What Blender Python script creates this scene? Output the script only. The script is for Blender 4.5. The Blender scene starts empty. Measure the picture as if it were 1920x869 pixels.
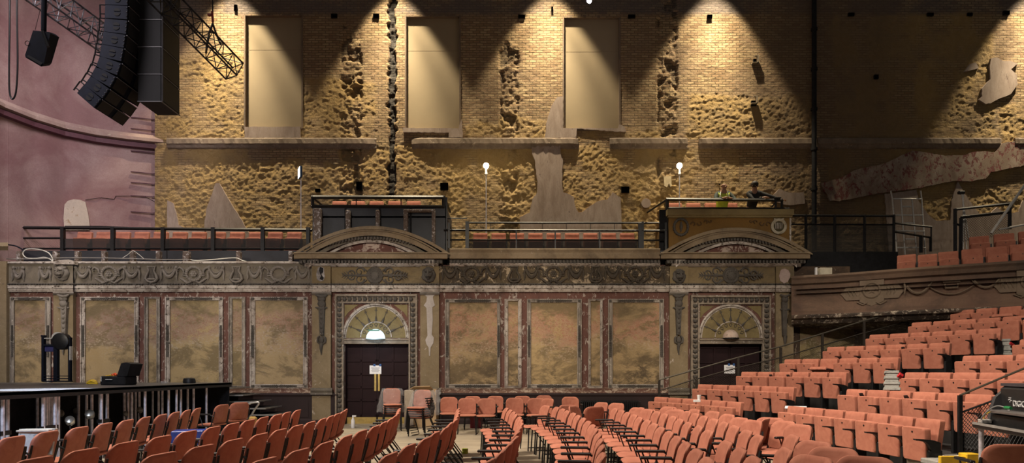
import bpy, bmesh, math, random
import numpy as np
from mathutils import Vector, Matrix
random.seed(7)
PI=math.pi; F=1170.0; CX=960.0; HY=695.0; EYE=1.5
C=bpy.context.scene.collection
def P(px,py,Y): return Vector(((px-CX)*Y/F, Y, EYE+(HY-py)*Y/F))
# ---------------------------------------------------------------- mesh collector
class MB:
    def __init__(s): s.v=[]; s.f=[]
    def add(s,vs,fs):
        o=len(s.v); s.v+= [tuple(v) for v in vs]; s.f+=[tuple(i+o for i in f) for f in fs]; return s
    def box(s,x0,x1,y0,y1,z0,z1,M=None):
        vs=[Vector((x,y,z)) for x in (x0,x1) for y in (y0,y1) for z in (z0,z1)]
        if M: vs=[M@v for v in vs]
        return s.add(vs,[(0,1,3,2),(4,6,7,5),(0,4,5,1),(2,3,7,6),(0,2,6,4),(1,5,7,3)])
    def bbox(s,x0,x1,y0,y1,z0,z1,b=.01,M=None):
        # box with chamfered edges
        c=[(x0,x1),(y0,y1),(z0,z1)]; vs=[];idx={}
        for sx in (0,1):
            for sy in (0,1):
                for sz in (0,1):
                    for a in range(3):
                        p=[c[0][sx],c[1][sy],c[2][sz]]
                        for k,q in enumerate((sx,sy,sz)):
                            if k!=a: p[k]+= b if q==0 else -b
                        idx[(sx,sy,sz,a)]=len(vs); vs.append(Vector(p))
        if M: vs=[M@v for v in vs]
        fs=[]
        for a in range(3):
            for q in (0,1):
                o=[k for k in range(3) if k!=a]; L=[]
                for u,w in ((0,0),(1,0),(1,1),(0,1)):
                    t=[0,0,0]; t[a]=q; t[o[0]]=u; t[o[1]]=w; L.append(idx[(*t,a)])
                fs.append(tuple(L))
        for a in range(3):
            o=[k for k in range(3) if k!=a]
            for u in (0,1):
                for w in (0,1):
                    L=[]
                    for q,ax in ((0,o[0]),(0,o[1]),(1,o[1]),(1,o[0])):
                        t=[0,0,0]; t[a]=q; t[o[0]]=u; t[o[1]]=w; L.append(idx[(*t,ax)])
                    fs.append(tuple(L))
        for sx in (0,1):
            for sy in (0,1):
                for sz in (0,1): fs.append(tuple(idx[(sx,sy,sz,a)] for a in range(3)))
        return s.add(vs,fs)
    def tube(s,pts,r,n=6,cap=True):
        pts=[Vector(p) for p in pts]; rs=r if isinstance(r,(list,tuple)) else [r]*len(pts)
        vs=[];fs=[]; up=Vector((0,0,1)); prev=None
        for i,p in enumerate(pts):
            d=(pts[min(i+1,len(pts)-1)]-pts[max(i-1,0)]).normalized()
            if prev is None:
                a=d.cross(up)
                if a.length<.1: a=d.cross(Vector((1,0,0)))
            else: a=prev-d*prev.dot(d)
            a.normalize(); prev=a; b=d.cross(a)
            for k in range(n):
                t=2*PI*k/n; vs.append(p+(a*math.cos(t)+b*math.sin(t))*rs[i])
        for i in range(len(pts)-1):
            for k in range(n):
                k2=(k+1)%n; fs.append((i*n+k,i*n+k2,(i+1)*n+k2,(i+1)*n+k))
        if cap: fs.append(tuple(range(n-1,-1,-1))); fs.append(tuple((len(pts)-1)*n+k for k in range(n)))
        return s.add(vs,fs)
    def prism(s,poly,y0,y1,M=None):   # poly in (x,z), extruded along y ; y1 is the front
        n=len(poly); vs=[Vector((x,y0,z)) for x,z in poly]+[Vector((x,y1,z)) for x,z in poly]
        if M: vs=[M@v for v in vs]
        fs=[tuple(range(n)),tuple(range(2*n-1,n-1,-1))]+[(i,(i+1)%n,n+(i+1)%n,n+i) for i in range(n)]
        return s.add(vs,fs)
    def lathe(s,prof,n=16,M=None):    # prof (r,z)
        vs=[];fs=[]
        for r,z in prof:
            for k in range(n):
                t=2*PI*k/n; vs.append(Vector((r*math.cos(t),r*math.sin(t),z)))
        if M: vs=[M@v for v in vs]
        m=len(prof)
        for i in range(m-1):
            for k in range(n):
                k2=(k+1)%n; fs.append((i*n+k,i*n+k2,(i+1)*n+k2,(i+1)*n+k))
        fs.append(tuple(range(n-1,-1,-1))); fs.append(tuple((m-1)*n+k for k in range(n)))
        return s.add(vs,fs)
    def ball(s,c,r,n=12,m=8,fn=None):
        c=Vector(c); rr=r if isinstance(r,(tuple,list)) else (r,r,r); vs=[];fs=[]
        for i in range(m+1):
            a=-PI/2+PI*i/m
            for k in range(n):
                t=2*PI*k/n; d=Vector((math.cos(a)*math.cos(t),math.cos(a)*math.sin(t),math.sin(a)))
                q=fn(d) if fn else 1.0
                vs.append(c+Vector((d.x*rr[0],d.y*rr[1],d.z*rr[2]))*q)
        for i in range(m):
            for k in range(n):
                k2=(k+1)%n; fs.append((i*n+k,i*n+k2,(i+1)*n+k2,(i+1)*n+k))
        return s.add(vs,fs)
    def torus(s,c,R,r,n=28,m=6,arc=(0,2*PI),nrm='y',squash=1.0):
        pts=[]
        full=abs(arc[1]-arc[0]-2*PI)<1e-6
        for i in range(n+1):
            t=arc[0]+(arc[1]-arc[0])*i/n
            if nrm=='y': pts.append(Vector(c)+Vector((R*math.cos(t),0,R*math.sin(t)*squash)))
            else: pts.append(Vector(c)+Vector((R*math.cos(t),R*math.sin(t),0)))
        return s.tube(pts,r,m)
    def pad(s,outline,front,back,rings=(1,.93,.7,.4)):
        # outline: closed list (u,v); front/back: (u,v,edge)->Vector
        n=len(outline); cu=sum(p[0] for p in outline)/n; cv=sum(p[1] for p in outline)/n
        vs=[];fs=[]
        def side(fun,flip):
            base=len(vs)
            for k in rings:
                for u,v in outline: vs.append(fun(cu+(u-cu)*k,cv+(v-cv)*k,1.0 if k==1 else 0.0))
            vs.append(fun(cu,cv,0.0)); cc=len(vs)-1
            for j in range(len(rings)-1):
                for i in range(n):
                    q=(base+j*n+i,base+j*n+(i+1)%n,base+(j+1)*n+(i+1)%n,base+(j+1)*n+i); fs.append(q[::-1] if flip else q)
            j=len(rings)-1
            for i in range(n):
                q=(base+j*n+i,base+j*n+(i+1)%n,cc); fs.append(q[::-1] if flip else q)
            return base
        a=side(front,False); b=side(back,True)
        for i in range(n): fs.append((a+(i+1)%n,a+i,b+i,b+(i+1)%n))
        return s.add(vs,fs)
    def build(s,name,mat,parent=None,smooth=False,at=None):
        me=bpy.data.meshes.new(name)
        vs=s.v
        rt_=parent
        while rt_ is not None and not rt_.get('_w'): rt_=rt_.parent
        if rt_ is not None:   # world coordinates given, root sits elsewhere
            Mi=Matrix(eval(rt_['_w'])).inverted()
            vs=[tuple(Mi@Vector(v)) for v in vs]
        me.from_pydata(vs,[],s.f); me.validate(); 
        bm=bmesh.new(); bm.from_mesh(me); bmesh.ops.recalc_face_normals(bm,faces=bm.faces); bm.to_mesh(me); bm.free()
        for m in (mat if isinstance(mat,(list,tuple)) else [mat]): me.materials.append(m)
        if smooth:
            me.polygons.foreach_set('use_smooth',[True]*len(me.polygons))
            try: me.set_sharp_from_angle(angle=math.radians(50))
            except Exception: pass
        o=bpy.data.objects.new(name,me); C.objects.link(o)
        if parent is not None: o.parent=parent
        return o
def rrect(w,h,r,cx=0,cy=0,n=5,rb=None):
    rb=r if rb is None else rb; out=[]
    for (sx,sy,a0,rr) in ((1,1,0,r),(-1,1,PI/2,r),(-1,-1,PI,rb),(1,-1,1.5*PI,rb)):
        for i in range(n+1):
            a=a0+PI/2*i/n; out.append((cx+sx*(w/2-rr)+rr*math.cos(a),cy+sy*(h/2-rr)+rr*math.sin(a)))
    return out
def tag(o,label=None,cat=None,group=None,kind=None):
    if label: o['label']=label
    if cat: o['category']=cat
    if group: o['group']=group
    if kind: o['kind']=kind
    return o
def thing(name,label,cat,loc=(0,0,0),rz=0,group=None):
    o=bpy.data.objects.new(name,None); C.objects.link(o); o.empty_display_size=.1
    o.location=loc; o.rotation_euler=(0,0,rz)
    M=Matrix.Translation(Vector(loc))@Matrix.Rotation(rz,4,'Z'); o['_w']=str([list(r) for r in M])
    return tag(o,label,cat,group)
def copy_tree(o,parent=None):
    c=o.copy(); C.objects.link(c)
    if parent is not None: c.parent=parent
    for ch in o.children: copy_tree(ch,c)
    return c
def struct(o): o['kind']='structure'; return o
# ---------------------------------------------------------------- materials
def newmat(name):
    m=bpy.data.materials.new(name); m.use_nodes=True; nt=m.node_tree; b=nt.nodes['Principled BSDF']
    return m,nt,b
def N(nt,t,**k):
    n=nt.nodes.new(t)
    for a,v in k.items():
        if a.startswith('i_'): n.inputs[int(a[2:])].default_value=v
        else: setattr(n,a,v)
    return n
def L(nt,a,b): nt.links.new(a,b)
def c4(c): return (c[0],c[1],c[2],1)
def sr(r,g,b):  # sRGB 0-255 to linear
    f=lambda u:(u/255/12.92 if u/255<=.04045 else ((u/255+.055)/1.055)**2.4)
    return (f(r),f(g),f(b))
def noise(nt,co,scale,detail=4,rough=.6,dist=0.0):
    n=N(nt,'ShaderNodeTexNoise'); n.inputs['Scale'].default_value=scale; n.inputs['Detail'].default_value=detail
    n.inputs['Roughness'].default_value=rough; n.inputs['Distortion'].default_value=dist
    if co is not None: L(nt,co,n.inputs['Vector'])
    return n.outputs['Fac']
def ramp(nt,fac,a,b,lo=0,hi=1):
    n=N(nt,'ShaderNodeMapRange'); n.inputs[1].default_value=a; n.inputs[2].default_value=b; n.inputs[3].default_value=lo; n.inputs[4].default_value=hi
    L(nt,fac,n.inputs[0]); return n.outputs[0]
def mixc(nt,fac,a,b):
    n=N(nt,'ShaderNodeMix',data_type='RGBA')
    if isinstance(fac,(int,float)): n.inputs[0].default_value=fac
    else: L(nt,fac,n.inputs[0])
    for k,q in ((6,a),(7,b)):
        if isinstance(q,tuple): n.inputs[k].default_value=c4(q)
        else: L(nt,q,n.inputs[k])
    return n.outputs[2]
def mth(nt,op,a,b=None):
    n=N(nt,'ShaderNodeMath',operation=op)
    for k,q in ((0,a),(1,b)):
        if q is None: continue
        if isinstance(q,(int,float)): n.inputs[k].default_value=q
        else: L(nt,q,n.inputs[k])
    return n.outputs[0]
def bump(nt,b,h,strength=.5,dist=.02):
    n=N(nt,'ShaderNodeBump'); n.inputs['Strength'].default_value=strength; n.inputs['Distance'].default_value=dist
    L(nt,h,n.inputs['Height']); L(nt,n.outputs[0],b.inputs['Normal'])
def flat(name,col,rough=.5,metal=0.0,var=.12,scale=8,bmp=0.0):
    m,nt,b=newmat(name); tc=N(nt,'ShaderNodeTexCoord').outputs['Object']
    f=noise(nt,tc,scale,5)
    c=mixc(nt,ramp(nt,f,.35,.65),tuple(x*(1-var) for x in col),tuple(min(1,x*(1+var)) for x in col))
    L(nt,c,b.inputs['Base Color']); b.inputs['Roughness'].default_value=rough; b.inputs['Metallic'].default_value=metal
    if bmp: bump(nt,b,f,bmp,.01)
    return m
def emit(name,col,st):
    m,nt,b=newmat(name); b.inputs['Base Color'].default_value=c4(col); b.inputs['Emission Color'].default_value=c4(col); b.inputs['Emission Strength'].default_value=st
    return m
def peel(name,base,second,chip=None,soot=None,s1=1.2,s2=6,chipt=.62,soott=.6,sooty=.8,bmp=.5,rough=.85,stretch=(1,1,1),chips=.04):
    m,nt,b=newmat(name); tc0=N(nt,'ShaderNodeTexCoord').outputs['Object']
    mp=N(nt,'ShaderNodeMapping'); mp.inputs['Scale'].default_value=stretch; L(nt,tc0,mp.inputs[0]); tc=mp.outputs[0]
    c=mixc(nt,ramp(nt,noise(nt,tc,s1,6,.65,.4),.40,.60),base,second)
    fine=noise(nt,tc,28,4,.7)
    c=mixc(nt,ramp(nt,fine,.3,.7,0,.35),c,tuple(x*.6 for x in base))
    if soot:
        sf=noise(nt,tc,s1*.7,7,.7,.8)
        c=mixc(nt,ramp(nt,sf,soott-.08,soott+.1,0,sooty),c,soot)
    h=fine
    if chip:
        cf=noise(nt,tc,s2,8,.72,.6); k=ramp(nt,cf,chipt-chips*.5,chipt+chips*.5)
        c=mixc(nt,k,c,chip); h=mth(nt,'SUBTRACT',mth(nt,'MULTIPLY',fine,.4),k)
    L(nt,c,b.inputs['Base Color']); b.inputs['Roughness'].default_value=rough
    bump(nt,b,h,bmp,.012)
    return m
M_={}
BLACK=M_['black']=flat('black_metal',(.012,.012,.014),.45,.3,.3,20)
M_['blackm']=flat('black_matt',(.012,.012,.014),.8,0,.3,6)
M_['navy']=flat('speaker_shell',(.004,.006,.014),.75,.1,.2,6)
def fabric(name,a,b_,sheen=.6):
    m,nt,b=newmat(name); tc=N(nt,'ShaderNodeTexCoord').outputs['Object']
    oi=N(nt,'ShaderNodeObjectInfo'); ad=N(nt,'ShaderNodeVectorMath',operation='ADD'); L(nt,tc,ad.inputs[0]); L(nt,oi.outputs['Location'],ad.inputs[1])
    f=noise(nt,ad.outputs[0],7,4,.6,1.2); g=noise(nt,ad.outputs[0],160,2,.5)
    c=mixc(nt,ramp(nt,f,.3,.7),a,b_)
    c=mixc(nt,ramp(nt,oi.outputs['Random'],0,1,0,.18),c,tuple(x*.6 for x in a))
    L(nt,c,b.inputs['Base Color']); b.inputs['Roughness'].default_value=.85
    b.inputs['Sheen Weight'].default_value=sheen; b.inputs['Sheen Roughness'].default_value=.4; b.inputs['Sheen Tint'].default_value=(1,.6,.45,1)
    bump(nt,b,g,.25,.002)
    return m
CORAL=fabric('coral_velour',(.345,.115,.073),(.445,.170,.110),.10)
MAROON=fabric('maroon_cloth',(.10,.02,.02),(.14,.03,.03),.1)
CHROME=flat('scratched_aluminium',(.55,.54,.52),.4,.35,.15,30)
for _k in ('navy','blackm'): M_[_k].node_tree.nodes['Principled BSDF'].inputs['Specular IOR Level'].default_value=.2
STEELW=flat('galvanised_post',(.62,.60,.66),.4,.3,.25,12)
BRASS=flat('brass_plate',(.48,.33,.1),.35,.7,.15,9)
PAPER=flat('paper',(.75,.75,.78),.8,0,.05,20)
# ================================================================= BRICK WALL
DB=20.0
def vnoise(x,z,seed):
    rng=np.random.RandomState(seed); T=rng.rand(257,257)
    xi=np.floor(x).astype(int); zi=np.floor(z).astype(int); fx=x-xi; fz=z-zi
    fx=fx*fx*(3-2*fx); fz=fz*fz*(3-2*fz)
    g=lambda a,b:T[a%257,b%257]
    return (g(xi,zi)*(1-fx)+g(xi+1,zi)*fx)*(1-fz)+(g(xi,zi+1)*(1-fx)+g(xi+1,zi+1)*fx)*fz
def fbm(x,z,scale,octv,seed,gain=.55):
    a=0;t=0;w=1
    for o in range(octv): a=a+w*vnoise(x*scale*2**o+31*o,z*scale*2**o+17*o,seed+o); t+=w; w*=gain
    return a/t
st=.032
xs=np.arange(-11.45,19.5,st); zs=np.arange(3.6,14.4,st)
X,Z=np.meshgrid(xs,zs,indexing='ij')
PX=CX+X/DB*F; PY=HY-(Z-EYE)*F/DB
WIN=[(461,30,566,239),(761,32,862,242),(1057,33,1160,242)]
def soft(v,a,b,s): return np.clip((v-a)/s+.5,0,1)*np.clip((b-v)/s+.5,0,1)
wob=(fbm(X,Z,.9,4,5)-.5)*60; wob2=(fbm(X,Z,1.1,4,55)-.5)*60
def zone(x0,y0,x1,y1,s=8): return soft(PX+wob*.7,x0,x1,s)*soft(PY+wob2*.7,y0,y1,s)
REN=np.zeros_like(X)
for r in [(200,272,1520,480),(200,105,470,262),(560,150,705,262),(1290,175,1530,262),(925,215,1060,262),(860,235,1240,262),(1560,28,1860,262),(1560,262,1930,480),(690,272,800,480),(1870,200,1960,262)]:
    REN=np.maximum(REN,zone(*r))
REN=REN*np.clip((fbm(X,Z,1.6,4,77)-.30)/.22,0,1)*.8+REN*.2
BR=zone(470,272,640,300,6)+zone(1385,272,1500,330,8)+zone(1300,272,1380,420,30)*.6
REN=np.clip(REN-BR,0,1)
STR=np.zeros_like(X)
for x0,x1,y0,y1 in [(638,678,40,400),(936,972,80,470),(1232,1270,-20,470)]:
    STR=np.maximum(STR,soft(PX+wob*.12,x0,x1,5)*soft(PY,y0,y1,20))
CRK=soft(PX+(fbm(X,Z,5,3,9)-.5)*14,729,742,2.5)*soft(PY,-40,372,4)
CRK2=soft(PX+(fbm(X,Z,5,3,19)-.5)*8,1523,1530,3)
lump=fbm(X,Z*1.15,6.5,3,11,.62); lump2=fbm(X,Z,1.3,3,21); fine=fbm(X*1.0,Z*1.6,9,3,31,.6)
ridge=np.abs(fbm(X*.6,Z*1.5,3.2,4,41)-.5)*2
fine2=fbm(X,Z,15,1,91); bil=np.abs(fbm(X,Z*1.2,5.5,3,131)-.5)*2; bil2=np.abs(fbm(X,Z*1.3,11,2,141)-.5)*2
fine3=fbm(X,Z*1.3,14,1,151)
disp=REN*((lump-.5)*.012+(lump2-.5)*.008-(bil-.2)*.010-(bil2-.2)*.014+(fine-.5)*.014+(fine2-.5)*.020+(fine3-.5)*.018)+(1-REN)*((fine-.5)*.024+(lump2-.5)*.015)
pit=np.clip((fbm(X,Z,2.6,3,61)-.56)/.05,0,1)
disp+=STR*((lump-.5)*.07-.015-pit*.06+(fine2-.5)*.035)
disp-=CRK*(.10+.1*(lump-.3)); disp-=REN*np.clip((fbm(X*.5,Z,2.4,3,71)-.62)/.06,0,1)*.014
disp+=(1-REN)*(1-STR)*(np.mod(np.floor(Z/.075),2)*0)
edge=np.abs(X-xs[0])>1e9
inwin=np.zeros(X.shape,bool)
nx,nz=X.shape
def cells(px0,py0,px1,py1):
    xc=(xs[:-1]+st/2); zc=(zs[:-1]+st/2); pxc=CX+xc/DB*F; pyc=HY-(zc-EYE)*F/DB
    a=np.where((pxc>px0)&(pxc<px1))[0]; b=np.where((pyc>py0)&(pyc<py1))[0]
    return (a[0],a[-1]+1,b[0],b[-1]+1) if len(a) and len(b) else None
HOLES=[(826,343,840,356),(1164,352,1180,362),(668,342,680,356),(592,355,600,360),(1033,14,1037,22),(1325,29,1335,34),(1178,29,1190,34),(972,29,984,35),(700,28,712,34),(622,28,632,34),(440,11,446,21),(1638,142,1646,150),(1880,22,1890,30),(1590,26,1600,32),(1738,26,1748,32),(1812,26,1822,32),(1411,112,1418,120),(1408,190,1418,200),(1348,346,1350,348)]
keep=np.ones((nx-1,nz-1),bool); cuts=[]
for r in WIN+HOLES:
    c=cells(*r)
    if c is None: continue
    keep[c[0]:c[1],c[2]:c[3]]=False; cuts.append((r,c))
    if r in WIN: 
        for i in (c[0],c[1]): disp[i,c[2]:c[3]+1]*=.3
        for j in (c[2],c[3]): disp[c[0]:c[1]+1,j]*=.3
Yv=DB-disp
verts=np.stack([X,Yv,Z],-1).reshape(-1,3)
idx=np.arange(nx*nz).reshape(nx,nz)
q=np.stack([idx[:-1,:-1],idx[1:,:-1],idx[1:,1:],idx[:-1,1:]],-1)[keep]
me=bpy.data.meshes.new('wall_back'); me.vertices.add(len(verts)); me.vertices.foreach_set('co',verts.ravel().astype(np.float32))
me.loops.add(len(q)*4); me.loops.foreach_set('vertex_index',q.ravel().astype(np.int32)); me.polygons.add(len(q))
me.polygons.foreach_set('loop_start',np.arange(0,len(q)*4,4,dtype=np.int32)); me.polygons.foreach_set('loop_total',np.full(len(q),4,dtype=np.int32))
me.update(calc_edges=True)
for nm,arr in (('render_zone',REN),('crack',np.clip(CRK+CRK2*.0+STR*pit*.5,0,1)),('strip',STR)):
    a=me.attributes.new(nm,'FLOAT','POINT'); a.data.foreach_set('value',arr.ravel().astype(np.float32))
me.polygons.foreach_set('use_smooth',np.ones(len(q),bool))
wall_back=bpy.data.objects.new('wall_back',me); C.objects.link(wall_back); struct(wall_back)
m,nt,b=newmat('old_brick_wall'); tc=N(nt,'ShaderNodeTexCoord').outputs['Object']
sp=N(nt,'ShaderNodeSeparateXYZ'); L(nt,tc,sp.inputs[0]); cb=N(nt,'ShaderNodeCombineXYZ'); L(nt,sp.outputs[0],cb.inputs[0]); L(nt,sp.outputs[2],cb.inputs[1])
wn=N(nt,'ShaderNodeTexNoise'); wn.inputs['Scale'].default_value=3.0; L(nt,cb.outputs[0],wn.inputs['Vector'])
wv=N(nt,'ShaderNodeVectorMath',operation='SCALE'); L(nt,wn.outputs['Color'],wv.inputs[0]); wv.inputs['Scale'].default_value=.025
wa=N(nt,'ShaderNodeVectorMath',operation='ADD'); L(nt,cb.outputs[0],wa.inputs[0]); L(nt,wv.outputs[0],wa.inputs[1])
br=N(nt,'ShaderNodeTexBrick'); L(nt,wa.outputs[0],br.inputs['Vector']); br.inputs['Scale'].default_value=1.0
br.inputs['Brick Width'].default_value=.225; br.inputs['Row Height'].default_value=.078; br.inputs['Mortar Size'].default_value=.012; br.inputs['Mortar Smooth'].default_value=.4; br.inputs['Bias'].default_value=0
br.inputs['Color1'].default_value=c4((.44,.32,.17)); br.inputs['Color2'].default_value=c4((.27,.165,.08)); br.inputs['Mortar'].default_value=c4((.15,.105,.055))
n1=noise(nt,tc,.8,5,.6,.3); n2=noise(nt,tc,30,4,.7); n3=noise(nt,tc,6,5,.7,.5)
brick=mixc(nt,ramp(nt,n1,.4,.65,0,.6),br.outputs['Color'],(.20,.135,.085))
ren=mixc(nt,ramp(nt,n3,.3,.7),(.33,.215,.075),(.42,.285,.12))
ren=mixc(nt,ramp(nt,n1,.45,.65,0,.5),ren,(.26,.185,.10))
at=N(nt,'ShaderNodeAttribute',attribute_name='render_zone'); ac=N(nt,'ShaderNodeAttribute',attribute_name='crack')
col=mixc(nt,at.outputs['Fac'],brick,ren)
# grey distemper band above the window heads (own colour of that strip)
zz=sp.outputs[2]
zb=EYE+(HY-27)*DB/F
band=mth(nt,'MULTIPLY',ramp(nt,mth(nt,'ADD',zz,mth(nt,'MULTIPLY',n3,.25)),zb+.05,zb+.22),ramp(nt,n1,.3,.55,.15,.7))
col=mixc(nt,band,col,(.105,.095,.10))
# shade of the right bays, where no lamp hangs, painted in as darker brown
xr=mth(nt,'ADD',sp.outputs[0],mth(nt,'MULTIPLY',n1,.8))
rb=mth(nt,'MULTIPLY',mth(nt,'MULTIPLY',ramp(nt,xr,8.2,9.2),ramp(nt,xr,13.6,12.2)),.6)
col=mixc(nt,rb,col,(.15,.10,.065))
col=mixc(nt,ramp(nt,ac.outputs['Fac'],.25,.8,0,.95),col,(.018,.016,.016))
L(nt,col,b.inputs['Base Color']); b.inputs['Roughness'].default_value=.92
inv=mth(nt,'SUBTRACT',1.0,at.outputs['Fac'])
bh=mth(nt,'MULTIPLY',mth(nt,'MULTIPLY',br.outputs['Fac'],-1.0),inv)
n4=noise(nt,tc,17,6,.72,.3)
hh=mth(nt,'ADD',bh,mth(nt,'ADD',mth(nt,'MULTIPLY',n2,.6),mth(nt,'ADD',mth(nt,'MULTIPLY',n3,.4),mth(nt,'MULTIPLY',n4,mth(nt,'ADD',1.0,mth(nt,'MULTIPLY',at.outputs['Fac'],1.6))))))
bump(nt,b,hh,1.0,.02)
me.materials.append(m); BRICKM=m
# hole cavities
hb=MB()
for r,c in cuts:
    if r in WIN: continue
    x0,x1,z0,z1=xs[c[0]],xs[c[1]],zs[c[2]],zs[c[3]]
    y0,y1=DB-.06,DB+.25
    hb.add([(x0,y0,z0),(x1,y0,z0),(x1,y0,z1),(x0,y0,z1),(x0,y1,z0),(x1,y1,z0),(x1,y1,z1),(x0,y1,z1)],[(4,5,6,7),(0,1,5,4),(1,2,6,5),(2,3,7,6),(3,0,4,7)])
o=hb.build('joist_pocket',M_['blackm'],wall_back)
PLY=flat('buff_painted_board',(.29,.225,.135),.75,0,.04,1.5)
REVEAL=peel('reveal_plaster',(.14,.10,.07),(.2,.14,.09),s1=3)
JNT=flat('board_joint_filler',(.22,.165,.095),.8)
for k,(r,c) in enumerate(cuts[:3]):
    x0,x1,z0,z1=xs[c[0]],xs[c[1]],zs[c[2]],zs[c[3]]
    bd=MB().box(x0-.02,x1+.02,DB+.11,DB+.14,z0-.02,z1+.02); 
    wz=z1-1.05*1.0
    w=struct(bd.build('window_%d'%(k+1),PLY))
    sm=MB().box(x0+.0,x1,DB+.107,DB+.112,wz,wz+.008); sm.build('board_joint',JNT,w)
    rv=MB()
    rv.box(x0-.05,x0+.0,DB-.02,DB+.17,z0,z1).box(x1,x1+.05,DB-.02,DB+.17,z0,z1).box(x0-.05,x1+.05,DB-.0,DB+.17,z1,z1+.08).box(x0-.05,x1+.05,DB-.03,DB+.17,z0-.05,z0)
    rv.build('window_reveal',REVEAL,w)
# ledges (string course, broken in places)
LEDGE=peel('ledge_stone',(.24,.18,.13),(.17,.125,.09),(.34,.27,.2),(.08,.06,.04),s1=2,chipt=.62)
def ledge(n,x0,x1,r0=0,r1=0):
    mb=MB(); n_=max(4,int((x1-x0)/5)); prof=[(0,261),(.06,260),(.09,262),(.095,271),(.06,273.5),(.04,278),(0,280)]
    vs=[];fs=[];m=len(prof)
    for i in range(n_+1):
        px=x0+(x1-x0)*i/n_; e=min((i+.001)/(r0+.001) if r0 else 1,(n_-i+.001)/(r1+.001) if r1 else 1,1)
        for a,py in prof:
            w=(.4+.6*e)*a; p=P(px,py,DB); jit=random.uniform(-.008,.008)
            vs.append((p.x,DB-w+jit,p.z+jit))
        vs.append((vs[-m][0],DB+.08,vs[-m][2]-.0)); 
    k=m+1
    for i in range(n_):
        for j in range(m-1): fs.append((i*k+j,(i+1)*k+j,(i+1)*k+j+1,i*k+j+1))
    fs.append(tuple(range(m))); fs.append(tuple(n_*k+j for j in range(m)))
    struct(mb.add(vs,fs).build('trim_%d'%n,LEDGE))
ledge(1,315,706,0,6); ledge(2,772,1084,4,2); ledge(3,1143,1289,3,1); ledge(4,1310,1522,1,0); ledge(5,1531,1876,0,1); ledge(6,1900,2080,0,0)
# window sill lumps & plaster patches
PLAS=peel('pale_plaster',(.29,.22,.18),(.37,.295,.25),(.17,.12,.10),(.15,.10,.07),s1=2.5,s2=5,chipt=.63,sooty=.5,bmp=.35,stretch=(2.2,1,.6))
PLASR=peel('red_flecked_plaster',(.30,.22,.165),(.21,.145,.105),(.17,.05,.045),(.40,.33,.27),s1=1.6,s2=7,chipt=.545,soott=.54,sooty=.8,bmp=.3,chips=.05,stretch=(1.2,1,.8))
def patch(pts,mat=PLAS,th=.05,jag=.7):
    out=[]
    for i,(a,b_) in enumerate(pts):
        c_,d=pts[(i+1)%len(pts)]; n_=max(1,int(math.hypot(c_-a,d-b_)/5))
        for k in range(n_):
            t=k/n_; out.append((a+(c_-a)*t+random.uniform(-jag,jag),b_+(d-b_)*t+random.uniform(-jag,jag)))
    poly=[(P(x,y,DB).x,P(x,y,DB).z) for x,y in out]
    cx=sum(p[0] for p in poly)/len(poly); cz=sum(p[1] for p in poly)/len(poly)
    mb=MB().prism(poly,DB+.06,DB-th)
    return mb.build('plaster_patch',mat,wall_back)
def cr(ox,oy,pts,k=3.95): return [(ox+a/k,oy+b_/k) for a,b_ in pts]
patch(cr(960,200,[(145,290),(150,355),(170,400),(180,520),(190,560),(185,640),(150,690),(130,790),(60,820),(60,1040),(815,1040),(805,680),(745,640),(705,690),(620,710),(520,785),(490,785),(465,740),(455,670),(430,655),(380,640),(370,600),(375,400),(360,355),(355,290)]))
patch(cr(960,200,[(335,-65),(378,-70),(378,165),(480,165),(475,235),(430,235),(240,235),(255,120),(290,0)]))
patch(cr(960,200,[(790,135),(835,155),(845,190),(780,190),(480,168),(480,162),(780,165)]))
patch(cr(0,200,[(1520,1040),(1520,870),(1540,740),(1580,640),(1600,575),(1630,572),(1690,680),(1740,760),(1810,870),(1900,1040)]))
patch(cr(0,200,[(1245,700),(1290,720),(1310,800),(1330,880),(1420,920),(1530,925),(1540,1040),(1245,1040)]))
patch(cr(480,200,[(-80,155),(330,155),(330,235),(-80,235)]),th=.06)
patch(cr(480,200,[(1090,165),(1500,168),(1525,100),(1530,235),(1430,235),(1430,200),(1090,195)]),th=.08)
patch(cr(1440,0,[(1640,440),(1690,430),(1730,460),(1790,460),(1840,480),(1790,520),(1830,560),(1840,630),(1790,700),(1700,740),(1640,770),(1600,775),(1550,745),(1575,720),(1575,660),(1640,590),(1630,500)]),th=.06)
patch(cr(1440,0,[(1440,540),(1490,480),(1530,470),(1550,510),(1500,525)]))
patch(cr(1440,200,[(385,575),(540,530),(650,470),(850,430),(1060,330),(1300,370),(1460,365),(1500,340),(1600,335),(1670,345),(1720,275),(2300,200),(2300,400),(1896,440),(1640,490),(1600,540),(1480,560),(1360,555),(1100,610),(900,635),(760,655),(520,705),(450,700),(400,610)]),PLASR,.07)
patch(cr(1440,200,[(30,660),(80,615),(150,640),(260,640),(270,720),(180,735),(110,730),(40,700)]))
patch(cr(1440,200,[(860,650),(1095,620),(1110,700),(1180,800),(1240,850),(1345,845),(1355,700),(1400,560),(1480,690),(1560,800),(1640,800),(1690,745),(1760,800),(1850,780),(1880,700),(2200,720),(2200,1200),(900,1200)]),PLAS,.04)
patch([(1211+9*math.cos(t*PI/6),382+9*math.sin(t*PI/6)) for t in range(12)],th=.05,jag=.1)
patch([(1244,332),(1258,331),(1259,350),(1256,352),(1254,345),(1250,352),(1245,350)],flat('old_fixing_plate',(.55,.45,.28),.8),.05,.2)
for bx in (1411,1411,):
    pass
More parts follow.
